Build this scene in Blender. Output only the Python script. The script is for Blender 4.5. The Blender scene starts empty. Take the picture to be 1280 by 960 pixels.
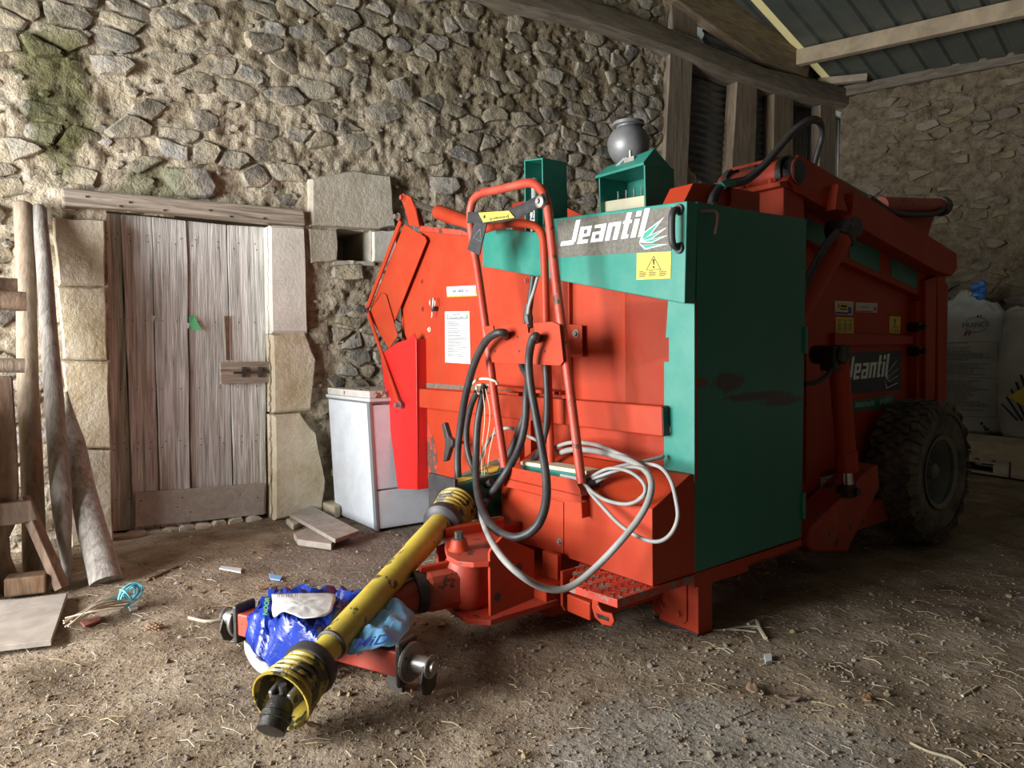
import bpy, bmesh, math, random
import numpy as np
from mathutils import Vector, Matrix, noise
from mathutils.geometry import tessellate_polygon

random.seed(7)
SC = bpy.context.scene
C = SC.collection

# ------------------------------------------------------------------ camera
FPX = 890.0
CAMH = 1.1
PITCH = math.atan(34 / FPX)
cam_d = bpy.data.cameras.new('camera')
cam_d.sensor_fit = 'HORIZONTAL'
cam_d.sensor_width = 36.0
cam_d.lens = 36.0 * FPX / 1280.0
cam_d.clip_start = 0.05
cam_d.clip_end = 200
cam = bpy.data.objects.new('camera', cam_d)
C.objects.link(cam)
cam.location = (0, 0, CAMH)
cam.rotation_euler = (math.pi / 2 - PITCH, 0, 0)
SC.camera = cam

# ------------------------------------------------------------------ exposure, sky, daylight through the barn door
SC.view_settings.view_transform = 'Standard'
SC.view_settings.look = 'None'
SC.view_settings.gamma = 1.0
SC.view_settings.use_curve_mapping = False
SC.view_settings.exposure = 0.0
WORLD_STRENGTH = 2.2
DOOR_POWER = 640.0
SIDE_POWER = 40.0
world = bpy.data.worlds.new('overcast_sky')
SC.world = world
world.use_nodes = True
bg = world.node_tree.nodes['Background']
bg.inputs[0].default_value = (0.93, 0.96, 1.0, 1)
bg.inputs[1].default_value = WORLD_STRENGTH


def v3(*a):
    return Vector(a)


CAMP = v3(0, 0, CAMH)
FW = v3(0, math.cos(PITCH), -math.sin(PITCH))
UP = v3(0, math.sin(PITCH), math.cos(PITCH))


def ray(x, y):
    return v3(1, 0, 0) * ((x - 640) / FPX) + UP * ((480 - y) / FPX) + FW


def ground(x, y, z=0.0):
    """the point of the level z that the photograph shows at this place"""
    d = ray(x, y)
    return CAMP + d * ((z - CAMH) / d.z)


class Frame:
    """a surveyed frame: axis 0 along, axis 1 across, axis 2 up"""

    def __init__(self, deg, tilt, origin):
        a, t = math.radians(deg), math.radians(tilt)
        self.u = v3(math.sin(a) * math.cos(t), math.cos(a) * math.cos(t), math.sin(t))
        self.v = v3(-math.cos(a), math.sin(a), 0)
        self.w = self.u.cross(self.v)
        self.o = v3(*origin)
        self.m = Matrix((self.u, self.v, self.w)).transposed().to_4x4()
        self.m.translation = self.o

    def loc(self, p):
        d = p - self.o
        return v3(d.dot(self.u), d.dot(self.v), d.dot(self.w))

    def wor(self, l):
        return self.o + self.u * l[0] + self.v * l[1] + self.w * l[2]

    def on(self, x, y, ax, c):
        d = ray(x, y)
        d = v3(d.dot(self.u), d.dot(self.v), d.dot(self.w))
        o = self.loc(CAMP)
        return o + d * ((c - o[ax]) / d[ax])


MF = Frame(53, 1.2, (0.704, 2.713, -0.001))     # machine: along its length, across to the wall, up
WF = Frame(54, 0, (-1.646, 4.812, 0))            # long stone wall: along, away from the room, up


def fu(x, y, c): return MF.on(x, y, 0, c)
def fv(x, y, c): return MF.on(x, y, 1, c)
def fw(x, y, c): return MF.on(x, y, 2, c)
def wl(x, y, n=0.0): return WF.on(x, y, 1, -n)


def area(name, loc, target, sx, sy, power, color=(1, 1, 1)):
    d = bpy.data.lights.new(name, 'AREA')
    d.shape = 'RECTANGLE'
    d.size = sx
    d.size_y = sy
    d.energy = power
    d.color = color
    o = bpy.data.objects.new(name, d)
    C.objects.link(o)
    o.location = loc
    o.rotation_euler = (v3(*target) - v3(*loc)).to_track_quat('-Z', 'Y').to_euler()
    return o


OPEN_S, OPEN_N0, OPEN_N1, OPEN_H = -4.6, 0.5, 3.2, 2.5
_c = WF.wor((OPEN_S + 0.05, -(OPEN_N0 + OPEN_N1) / 2, OPEN_H / 2 + 0.1))
_t = WF.wor((0.0, -(OPEN_N0 + OPEN_N1) / 2, OPEN_H / 2 + 0.1))
area('doorway_daylight', _c, _t, OPEN_N1 - OPEN_N0 - .1, OPEN_H - .2, DOOR_POWER, (0.97, 0.98, 1.0))

# ------------------------------------------------------------------ mesh helpers


class MB:
    def __init__(self):
        self.v = []
        self.f = []

    def add(self, vs, fs):
        b = len(self.v)
        self.v += [tuple(p) for p in vs]
        self.f += [tuple(i + b for i in f) for f in fs]
        return self

    def prism(self, pts, off):
        """closed outline pushed along off"""
        pts = [v3(*p) for p in pts]
        off = v3(*off)
        n = len(pts)
        tris = tessellate_polygon([pts])
        nrm = v3(0, 0, 0)
        for i in range(n):
            nrm += pts[i].cross(pts[(i + 1) % n])
        flip = nrm.dot(off) > 0
        fs = []
        for t in tris:
            a, b, c = t
            tn = (pts[b] - pts[a]).cross(pts[c] - pts[a])
            if tn.dot(off) > 0:
                a, c = c, a
            fs.append((a, b, c))
            fs.append((c + n, b + n, a + n))
        for i in range(n):
            j = (i + 1) % n
            q = (i, j, j + n, i + n)
            fs.append(q if flip else q[::-1])
        return self.add(pts + [p + off for p in pts], [f if flip or len(f) == 3 else f for f in fs])

    def boxmm(self, a, b):
        x0, y0, z0 = [min(p, q) for p, q in zip(a, b)]
        x1, y1, z1 = [max(p, q) for p, q in zip(a, b)]
        vs = [(x0, y0, z0), (x1, y0, z0), (x1, y1, z0), (x0, y1, z0), (x0, y0, z1), (x1, y0, z1), (x1, y1, z1), (x0, y1, z1)]
        return self.add(vs, [(3, 2, 1, 0), (4, 5, 6, 7), (0, 1, 5, 4), (1, 2, 6, 5), (2, 3, 7, 6), (3, 0, 4, 7)])

    def hexa(self, q0, q1):
        """two quads, matching corners"""
        vs = [v3(*p) for p in list(q0) + list(q1)]
        fs = [(3, 2, 1, 0), (4, 5, 6, 7), (0, 1, 5, 4), (1, 2, 6, 5), (2, 3, 7, 6), (3, 0, 4, 7)]
        c = sum(vs, v3(0, 0, 0)) / 8
        out = []
        for f in fs:
            n = (vs[f[1]] - vs[f[0]]).cross(vs[f[2]] - vs[f[0]])
            m = sum((vs[i] for i in f), v3(0, 0, 0)) / 4
            out.append(f if n.dot(m - c) > 0 else f[::-1])
        return self.add(vs, out)

    def bar(self, p0, p1, w, h, upv=(0, 0, 1)):
        p0, p1 = v3(*p0), v3(*p1)
        d = (p1 - p0).normalized()
        s = d.cross(v3(*upv))
        if s.length < 1e-4:
            s = d.cross(v3(1, 0, 0))
        s.normalize()
        t = s.cross(d).normalized()
        s *= w / 2
        t *= h / 2
        return self.hexa([p0 - s - t, p0 + s - t, p0 + s + t, p0 - s + t], [p1 - s - t, p1 + s - t, p1 + s + t, p1 - s + t])

    def tube(self, pts, r, n=10, caps=True):
        pts = [v3(*p) for p in pts]
        m = len(pts)
        rs = r if isinstance(r, (list, tuple)) else [r] * m
        tans = []
        for i in range(m):
            a, b = pts[max(i - 1, 0)], pts[min(i + 1, m - 1)]
            tans.append((b - a).normalized())
        ref = v3(0, 0, 1) if abs(tans[0].z) < .9 else v3(1, 0, 0)
        s = tans[0].cross(ref).normalized()
        vs = []
        for i in range(m):
            s = (s - tans[i] * s.dot(tans[i]))
            if s.length < 1e-6:
                s = tans[i].orthogonal()
            s.normalize()
            t = tans[i].cross(s)
            for k in range(n):
                an = 2 * math.pi * k / n
                vs.append(pts[i] + (s * math.cos(an) + t * math.sin(an)) * rs[i])
        fs = []
        for i in range(m - 1):
            for k in range(n):
                k2 = (k + 1) % n
                fs.append((i * n + k, i * n + k2, (i + 1) * n + k2, (i + 1) * n + k))
        if caps:
            fs.append(tuple(range(n))[::-1])
            fs.append(tuple((m - 1) * n + k for k in range(n)))
        return self.add(vs, fs)

    def cyl(self, p0, p1, r, n=16):
        return self.tube([p0, p1], r, n)

    def lathe(self, p0, axis, prof, n=32, closed=False):
        """prof: list of (distance along, radius)"""
        p0, ax = v3(*p0), v3(*axis).normalized()
        s = ax.orthogonal().normalized()
        t = ax.cross(s)
        vs = []
        for a, r in prof:
            for k in range(n):
                an = 2 * math.pi * k / n
                vs.append(p0 + ax * a + (s * math.cos(an) + t * math.sin(an)) * r)
        m = len(prof)
        fs = []
        for i in range(m if closed else m - 1):
            j = (i + 1) % m
            for k in range(n):
                k2 = (k + 1) % n
                fs.append((i * n + k, i * n + k2, j * n + k2, j * n + k))
        if not closed:
            fs.append(tuple(range(n))[::-1])
            fs.append(tuple((m - 1) * n + k for k in range(n)))
        return self.add(vs, fs)

    def build(self, name, material, parent=None, smooth=False, bevel=0.0, angle=38):
        me = bpy.data.meshes.new(name)
        me.from_pydata(self.v, [], self.f)
        me.update()
        bm = bmesh.new()
        bm.from_mesh(me)
        bmesh.ops.recalc_face_normals(bm, faces=bm.faces)
        bm.to_mesh(me)
        bm.free()
        return link(name, me, material, parent, smooth, bevel, angle)


def link(name, me, material, parent=None, smooth=False, bevel=0.0, angle=38):
    o = bpy.data.objects.new(name, me)
    C.objects.link(o)
    if material is not None and not me.materials:
        me.materials.append(material)
    if parent is not None:
        o.parent = parent
    if smooth:
        me.polygons.foreach_set('use_smooth', [True] * len(me.polygons))
        me.set_sharp_from_angle(angle=math.radians(angle))
    if bevel:
        b = o.modifiers.new('edge', 'BEVEL')
        b.width = bevel
        b.segments = 2
        b.limit_method = 'ANGLE'
        b.angle_limit = math.radians(40)
    return o


def tag(o, label=None, cat=None, group=None, kind=None):
    if label: o['label'] = label
    if cat: o['category'] = cat
    if group: o['group'] = group
    if kind: o['kind'] = kind
    return o


def empty(name, matrix=None, loc=None):
    o = bpy.data.objects.new(name, None)
    o.empty_display_size = .2
    C.objects.link(o)
    if matrix is not None:
        o.matrix_world = matrix
    if loc is not None:
        o.location = loc
    return o


def spline(pts, per=8):
    pts = [v3(*p) for p in pts]
    P = [pts[0] * 2 - pts[1]] + pts + [pts[-1] * 2 - pts[-2]]
    out = []
    for i in range(1, len(P) - 2):
        a, b, c, d = P[i - 1], P[i], P[i + 1], P[i + 2]
        for k in range(per):
            t = k / per
            out.append(.5 * ((2 * b) + (c - a) * t + (2 * a - 5 * b + 4 * c - d) * t * t + (3 * b - a - 3 * c + d) * t ** 3))
    out.append(pts[-1])
    return out


def fbm(p, o=4):
    return noise.fractal(v3(*p), 0.9, 2.1, o)


# ------------------------------------------------------------------ materials


def mat(name, cols, scale=6, rough=.6, metal=0.0, bump=.15, bscale=45, chips=None, dust=None, rand=0.0,
        stretch=(1, 1, 1), detail=5, spec=.5, distort=0.0, extra=None, bdist=.01):
    m = bpy.data.materials.new(name)
    m.use_nodes = True
    nt = m.node_tree
    N, L = nt.nodes, nt.links
    bs = N['Principled BSDF']
    bs.inputs['Roughness'].default_value = rough
    bs.inputs['Metallic'].default_value = metal
    bs.inputs['Specular IOR Level'].default_value = spec
    tc = N.new('ShaderNodeTexCoord')
    mp = N.new('ShaderNodeMapping')
    mp.inputs['Scale'].default_value = stretch
    L.new(tc.outputs['Object'], mp.inputs['Vector'])

    def nz(sc, det=detail, rgh=.6, dis=0.0):
        n = N.new('ShaderNodeTexNoise')
        n.inputs['Scale'].default_value = sc
        n.inputs['Detail'].default_value = det
        n.inputs['Roughness'].default_value = rgh
        n.inputs['Distortion'].default_value = dis
        L.new(mp.outputs['Vector'], n.inputs['Vector'])
        return n.outputs['Fac']

    def ramp(fac, stops, interp='LINEAR'):
        r = N.new('ShaderNodeValToRGB')
        r.color_ramp.interpolation = interp
        e = r.color_ramp.elements
        while len(e) < len(stops):
            e.new(.5)
        for el, (p, c) in zip(e, stops):
            el.position = p
            el.color = (*c, 1) if len(c) == 3 else c
        L.new(fac, r.inputs['Fac'])
        return r.outputs['Color']

    def mix(fac, a, b):
        x = N.new('ShaderNodeMix')
        x.data_type = 'RGBA'
        if isinstance(fac, float):
            x.inputs['Factor'].default_value = fac
        else:
            L.new(fac, x.inputs['Factor'])
        for s, q in (('A', a), ('B', b)):
            sock = [i for i in x.inputs if i.name == s and i.type == 'RGBA'][0]
            if isinstance(q, tuple):
                sock.default_value = (*q, 1)
            else:
                L.new(q, sock)
        return [o for o in x.outputs if o.type == 'RGBA'][0]

    if len(cols) == 1:
        col = ramp(nz(scale), [(0, cols[0]), (1, cols[0])])
    else:
        k = len(cols)
        col = ramp(nz(scale, dis=distort), [(.3 + .4 * i / (k - 1), c) for i, c in enumerate(cols)])
    if rand:
        oi = N.new('ShaderNodeObjectInfo')
        ge = N.new('ShaderNodeNewGeometry')
        ad = N.new('ShaderNodeMath'); ad.operation = 'ADD'
        L.new(oi.outputs['Random'], ad.inputs[0])
        L.new(ge.outputs['Random Per Island'], ad.inputs[1])
        fr = N.new('ShaderNodeMath'); fr.operation = 'FRACT'
        L.new(ad.outputs[0], fr.inputs[0])
        mr = N.new('ShaderNodeMapRange')
        mr.inputs['To Min'].default_value = 1 - rand
        mr.inputs['To Max'].default_value = 1 + rand
        L.new(fr.outputs[0], mr.inputs['Value'])
        hs = N.new('ShaderNodeHueSaturation')
        L.new(mr.outputs[0], hs.inputs['Value'])
        m2 = N.new('ShaderNodeMath'); m2.operation = 'MULTIPLY'; m2.inputs[1].default_value = 7.31
        L.new(fr.outputs[0], m2.inputs[0])
        f2 = N.new('ShaderNodeMath'); f2.operation = 'FRACT'
        L.new(m2.outputs[0], f2.inputs[0])
        mr2 = N.new('ShaderNodeMapRange')
        mr2.inputs['To Min'].default_value = 1 - min(rand * 1.3, .65)
        mr2.inputs['To Max'].default_value = 1 + min(rand * 1.3, .6)
        L.new(f2.outputs[0], mr2.inputs['Value'])
        L.new(mr2.outputs[0], hs.inputs['Saturation'])
        L.new(col, hs.inputs['Color'])
        col = hs.outputs['Color']
    if dust:
        dc, amt, ds = dust
        f = ramp(nz(ds, 6, .7), [(.42, (0, 0, 0)), (.75, (amt,) * 3)])
        col = mix(f, col, dc)
    if chips:
        cc, th, cs = chips
        f = ramp(nz(cs, 6, .65), [(th, (0, 0, 0)), (th + .02, (1, 1, 1))])
        col = mix(f, col, cc)
    if extra:
        for fn in extra:
            col = fn(N, L, tc, col, mix, ramp, nz)
    L.new(col, bs.inputs['Base Color'])
    if bump:
        b = N.new('ShaderNodeBump')
        b.inputs['Strength'].default_value = bump
        b.inputs['Distance'].default_value = bdist
        L.new(nz(bscale, 6, .65), b.inputs['Height'])
        L.new(b.outputs['Normal'], bs.inputs['Normal'])
    return m


def patch(center, radius, color, strength, nscale=3.0):
    """a stain with its own shape round a point of the object"""
    def fn(N, L, tc, col, mix, ramp, nz):
        mp = N.new('ShaderNodeMapping')
        mp.vector_type = 'TEXTURE'
        mp.inputs['Location'].default_value = center
        mp.inputs['Scale'].default_value = radius
        L.new(tc.outputs['Object'], mp.inputs['Vector'])
        le = N.new('ShaderNodeVectorMath'); le.operation = 'LENGTH'
        L.new(mp.outputs['Vector'], le.inputs[0])
        n = nz(nscale, 5, .6)
        ad = N.new('ShaderNodeMath'); ad.operation = 'MULTIPLY_ADD'
        L.new(n, ad.inputs[0]); ad.inputs[1].default_value = -1.6
        L.new(le.outputs['Value'], ad.inputs[2])
        f = ramp(ad.outputs[0], [(-.0, (strength,) * 3), (.35, (0, 0, 0))])
        return mix(f, col, color)
    return fn


RUST = (.07, .035, .02)
TAN = (.34, .27, .18)
M_red = mat('red_paint', [(.37, .031, .009), (.44, .043, .012)], 3, .5, bump=.03, bscale=60, chips=(RUST, .72, 26), dust=((.34, .09, .035), .35, 5), spec=.3)
M_red2 = mat('fresh_red_plastic', [(.52, .012, .012), (.58, .018, .015)], 3, .38, bump=.02)
M_redworn = mat('worn_red_paint', [(.38, .033, .015), (.46, .046, .02)], 4, .5, bump=.08, bscale=50, chips=(RUST, .60, 14), dust=((.3, .2, .13), .35, 6))
M_redrust = mat('rusty_red_paint', [(.44, .035, .014), (.5, .05, .02)], 4, .6, bump=.1, chips=((.09, .06, .045), .47, 12))
M_green = mat('teal_paint', [(.012, .19, .14), (.016, .22, .165)], 3, .4, bump=.02, chips=((.5, .6, .55), .78, 40), dust=((.3, .4, .32), .15, 6))
M_grey_plate = mat('speckled_metal_plate', [(.075, .07, .055), (.16, .15, .12)], 60, .55, bump=.05, chips=((.30, .17, .07), .69, 55))
M_white_ink = mat('white_ink', [(.8, .9, .88)], rough=.5, bump=0)
M_white = mat('white_print', [(.58, .59, .57), (.64, .65, .63)], 8, .5, bump=0)
M_black_ink = mat('black_ink', [(.02, .02, .022)], rough=.6, bump=0)
M_blue_ink = mat('blue_ink', [(.03, .06, .3)], rough=.5, bump=0)
M_grey_ink = mat('grey_ink', [(.16, .16, .17)], rough=.6, bump=0)
M_red_ink = mat('red_ink', [(.5, .03, .03)], rough=.6, bump=0)
M_orange_ink = mat('orange_ink', [(.8, .3, .05), (.85, .45, .1)], 30, rough=.5, bump=0)
M_green_ink = mat('green_ink', [(.02, .3, .2)], rough=.5, bump=0)
M_lime_ink = mat('lime_ink', [(.2, .65, .06)], rough=.5, bump=0)
M_yellow = mat('yellow_sticker', [(.70, .55, .05), (.76, .62, .08)], 9, .5, bump=.02, dust=((.3, .25, .12), .3, 8))
M_rubber = mat('black_rubber', [(.018, .018, .02), (.032, .032, .034)], 12, .5, bump=.05, bscale=80, dust=((.2, .17, .13), .25, 9))
M_grease = mat('black_grease', [(.012, .011, .010), (.035, .03, .025)], 20, .35, bump=.4, bscale=60)
M_tyre = mat('dusty_tyre_rubber', [(.05, .048, .042), (.10, .09, .075)], 10, .8, bump=.2, bscale=70, dust=((.26, .21, .15), .9, 7))
M_rim = mat('grey_green_rim', [(.14, .16, .15), (.2, .21, .19)], 7, .6, bump=.08, chips=(RUST, .68, 14), dust=((.22, .18, .12), .5, 5))
M_strap = mat('black_webbing', [(.025, .025, .027), (.05, .05, .05)], 30, .85, bump=.2, bscale=150)
M_grey_cable = mat('grey_cable', [(.24, .25, .24), (.36, .36, .34)], 12, .55, bump=.03, dust=((.25, .2, .15), .6, 9))
M_chrome = mat('chrome_rod', [(.5, .5, .5), (.62, .62, .62)], 10, .22, 1.0, bump=.02)
M_steel = mat('dull_steel', [(.28, .27, .25), (.42, .40, .37)], 14, .45, .8, bump=.1, chips=(RUST, .62, 20))
M_darksteel = mat('dark_iron', [(.05, .045, .04), (.11, .10, .09)], 14, .55, .5, bump=.2)
M_pto = mat('yellow_plastic_guard', [(.45, .33, .035), (.58, .45, .07)], 5, .42, bump=.05, chips=((.06, .045, .02), .60, 9), dust=((.1, .08, .03), .5, 8), stretch=(1, 1, 1))
M_ptocone = mat('grimy_yellow_cone', [(.36, .26, .03), (.5, .38, .055)], 6, .45, bump=.05, chips=((.05, .04, .02), .52, 12), dust=((.08, .06, .03), .6, 10))
M_cream = mat('cream_plastic', [(.62, .58, .38), (.7, .66, .46)], 8, .5, bump=.03)
M_lampgrey = mat('grey_cast_metal', [(.15, .155, .155), (.24, .24, .24)], 9, .45, .3, bump=.1, chips=((.5, .5, .47), .70, 30))
M_check = mat('worn_chequer_plate', [(.40, .035, .016), (.48, .05, .02)], 5, .5, bump=.05, chips=((.2, .17, .13), .53, 24))
M_fridge = mat('white_enamel', [(.66, .72, .78), (.74, .79, .83)], 4, .35, bump=.04, bscale=20, chips=((.22, .17, .12), .70, 16), dust=((.4, .34, .26), .35, 7))
M_zinc = mat('grey_trim', [(.3, .33, .35)], 6, .45, .5, bump=.05)
M_twine = mat('pale_twine', [(.6, .55, .38), (.7, .66, .5)], 30, .9, bump=.2)
M_stem = mat('dry_stem', [(.42, .34, .24), (.55, .47, .36)], 14, .9, bump=.2)
M_bluetwine = mat('blue_twine', [(.12, .5, .62), (.18, .6, .72)], 20, .7, bump=.1)
M_blue = mat('blue_plastic_film', [(.006, .022, .20), (.012, .045, .34)], 9, .22, bump=.25, bscale=18, bdist=.02)
M_lblue = mat('light_blue_film', [(.16, .42, .68), (.22, .5, .76)], 9, .3, bump=.25, bscale=16, bdist=.02)
M_film = mat('white_plastic_film', [(.6, .6, .58), (.74, .74, .72)], 9, .35, bump=.25, bscale=14, dust=((.3, .25, .2), .55, 10))
M_bag = mat('white_woven_bag', [(.50, .52, .50), (.6, .61, .58)], 6, .6, bump=.25, bscale=9, bdist=.03, dust=((.32, .28, .2), .3, 5))
M_ribbon = mat('blue_ribbon', [(.03, .16, .5), (.05, .22, .6)], 10, .4, bump=.2)


def wood(name, a, b, st=(22, 22, 1.6), rough=.85, extra=None, rand=.15, bump=.5):
    return mat(name, [a, ((a[0] + b[0]) / 2, (a[1] + b[1]) / 2, (a[2] + b[2]) / 2), b], 1.6, rough, bump=bump, bscale=3.2, stretch=st,
               detail=8, distort=.8, rand=rand, dust=((.45, .42, .36), .25, 1.2), extra=extra)


M_plank = wood('grey_weathered_oak', (.24, .22, .19), (.95, .93, .88), (38, 38, 1.5), bump=.9, rand=.12)
M_lintel = wood('brown_lintel_oak', (.10, .07, .045), (.50, .40, .28), (1.6, 25, 25))
M_pole = wood('stripped_pole_wood', (.19, .135, .09), (.40, .31, .22), (26, 26, 1.4), rand=.05)
M_polegrey = wood('grey_pole_wood', (.16, .13, .10), (.46, .41, .35), (26, 26, 1.4), bump=.7)
M_rack = wood('brown_rough_wood', (.12, .07, .04), (.30, .19, .12), (14, 14, 3))
M_beam = wood('old_barn_timber', (.10, .075, .045), (.27, .21, .13), (2.2, 16, 16))
M_postw = wood('barn_post_timber', (.11, .08, .05), (.30, .23, .15), (16, 16, 1.6))
M_purlin = wood('sawn_purlin', (.3, .235, .15), (.5, .4, .27), (3, 3, 3))
M_ply = wood('dusty_board', (.3, .25, .2), (.5, .43, .36), (5, 5, 5), bump=.15)
M_chip = wood('grey_fibre_board', (.34, .29, .23), (.5, .44, .36), (12, 12, 12), bump=.2)
M_pallet = wood('pallet_wood', (.3, .23, .15), (.5, .41, .28), (3, 3, 3))
M_tin = mat('dull_corrugated_tin', [(.085, .09, .088), (.15, .155, .15)], 5, .55, .35, bump=.1, dust=((.2, .17, .12), .6, 4), rand=.12)
M_roof = mat('galvanised_roof_sheet', [(.10, .12, .105), (.15, .165, .145)], 4, .5, .3, bump=.05, dust=((.2, .2, .15), .5, 3), rand=.08)

_ma, _mb = wl(70, 95), wl(62, 175)
MOSS = [patch((_ma.x, 0, _ma.z - .12), (.19, 2, .42), (.085, .09, .02), .8, 5), patch((_mb.x + .55, 0, _mb.z - .25), (.22, 2, .2), (.14, .17, .07), .5, 6)]
_tp = wl(560, 60)
BROWN = [patch((_tp.x, 0, _tp.z + .3), (2.6, 2, .75), (.20, .155, .075), .55, 1.2)]
M_mortar = mat('lime_mortar', [(.26, .20, .125), (.56, .475, .34), (.72, .64, .50)], 7, .95, bump=1.0, bscale=22, bdist=.05, spec=.2, extra=MOSS + BROWN, detail=8)
M_stone = mat('rubble_stone', [(.13, .12, .095), (.30, .275, .22), (.5, .44, .33)], 8, .85, bump=1.0, bscale=20, bdist=.04, rand=.45, dust=((.56, .475, .34), 1.0, 7), spec=.3, extra=MOSS, detail=8)
M_quoin = mat('dressed_limestone', [(.42, .33, .19), (.56, .48, .34), (.66, .59, .46)], 5, .9, bump=.7, bscale=28, bdist=.02, rand=.10, spec=.2, detail=8)
M_quoingrey = mat('grey_dressed_stone', [(.42, .37, .28), (.58, .53, .43)], 6, .9, bump=.5, bscale=30, bdist=.02, rand=.08, spec=.2, detail=8)
M_mortar_b = mat('tan_mortar', [(.16, .12, .07), (.30, .24, .155), (.42, .35, .24)], 9, .95, bump=1.0, bscale=18, bdist=.08, spec=.2, detail=8)
M_stone_b = mat('brown_rubble_stone', [(.13, .11, .075), (.22, .185, .125), (.3, .25, .17)], 5, .9, bump=.9, bscale=18, bdist=.03, rand=.25, dust=((.31, .25, .165), .8, 6), spec=.2, detail=8)
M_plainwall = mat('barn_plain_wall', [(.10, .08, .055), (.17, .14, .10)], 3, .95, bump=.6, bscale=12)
M_dirt = mat('trodden_earth', [(.13, .09, .055), (.29, .215, .14), (.44, .35, .25)], 3.5, .95, bump=1.0, bscale=30, bdist=.03, spec=.15, detail=10, dust=((.42, .36, .28), .5, 9),
             extra=[patch((.55, 1.9, 0), (.5, .35, 1), (.38, .35, .30), .7, 6), patch((-.55, 4.0, 0), (.8, .7, 1), (.21, .19, .165), .6, 4)])
M_pebble = mat('small_gravel', [(.17, .13, .09), (.32, .26, .19)], 9, .9, bump=.3, rand=.35)
M_straw = mat('straw', [(.36, .29, .19), (.5, .43, .30)], 9, .85, bump=0, rand=.3)
M_leaf = mat('dead_leaf', [(.2, .12, .07), (.32, .22, .14)], 12, .85, bump=.2, rand=.2)

# ================================================================== SETTING
# ------------------------------------------------------------------ floor


def floor_h(x, y):
    h = .018 * fbm((x * .9, y * .9, 3.1), 3) + .010 * fbm((x * 5, y * 5, 1.7), 4)
    return h - .012


def axis(a0, a, b, b1, fine, coarse):
    xs = []
    x = a0
    while x < a - 1e-6:
        xs.append(x); x += coarse
    x = a
    while x < b - 1e-6:
        xs.append(x); x += fine
    x = b
    while x <= b1 + 1e-6:
        xs.append(x); x += coarse
    return xs


def grid_mesh(xs, ys, fn, keep=None):
    nx, ny = len(xs), len(ys)
    vs = [fn(x, y) for y in ys for x in xs]
    fs = []
    for j in range(ny - 1):
        for i in range(nx - 1):
            if keep is None or keep((xs[i] + xs[i + 1]) / 2, (ys[j] + ys[j + 1]) / 2):
                a = j * nx + i
                fs.append((a, a + 1, a + nx + 1, a + nx))
    return vs, fs


xs = axis(-9, -3.4, 4.6, 10, .035, .4)
ys = axis(-9, .9, 6.4, 12.6, .035, .4)
vs, fs = grid_mesh(xs, ys, lambda x, y: (x, y, floor_h(x, y)))
mb = MB(); mb.add(vs, fs)
floor = mb.build('floor', M_dirt, smooth=True, angle=180)
tag(floor, 'brown trodden earth floor of the barn', 'floor', kind='structure')

# ------------------------------------------------------------------ stones


def clip_poly(poly, px, py, nx, ny):
    out = []
    m = len(poly)
    for i in range(m):
        a, b = poly[i], poly[(i + 1) % m]
        da = (a[0] - px) * nx + (a[1] - py) * ny
        db = (b[0] - px) * nx + (b[1] - py) * ny
        if da <= 0:
            out.append(a)
        if (da < 0 < db) or (db < 0 < da):
            t = da / (da - db)
            out.append((a[0] + (b[0] - a[0]) * t, a[1] + (b[1] - a[1]) * t))
    return out


def rubble(s0, s1, z0, z1, cell, rng, aspect=1.65):
    """irregular coursed stones: clipped cells round jittered points"""
    pts = []
    cx, cz = cell * aspect ** .5, cell / aspect ** .5
    nz_ = int((z1 - z0) / cz)
    for j in range(nz_ + 1):
        s = s0 + rng.uniform(0, cx)
        while s < s1:
            pts.append((s + rng.uniform(-.1, .1) * cx, z0 + (j + rng.uniform(.12, .88)) * cz))
            s += cx * rng.uniform(.45, 1.75)
    P = np.array(pts)
    cells = []
    for i, (x, z) in enumerate(pts):
        d = ((P[:, 0] - x) / aspect) ** 2 + (P[:, 1] - z) ** 2
        near = np.argsort(d)[1:18]
        poly = [(x - .6, z - .4), (x + .6, z - .4), (x + .6, z + .4), (x - .6, z + .4)]
        for k in near:
            qx, qz = pts[k]
            nx, nzv = (qx - x) / aspect ** 2, (qz - z)
            # points closer to q in the stretched metric lie beyond this line
            poly = clip_poly(poly, (x + qx) / 2, (z + qz) / 2, nx, nzv)
            if len(poly) < 3:
                break
        if len(poly) >= 3:
            cells.append(poly)
    return cells


def area2(poly):
    return abs(sum(poly[i][0] * poly[(i + 1) % len(poly)][1] - poly[(i + 1) % len(poly)][0] * poly[i][1] for i in range(len(poly)))) / 2


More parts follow.
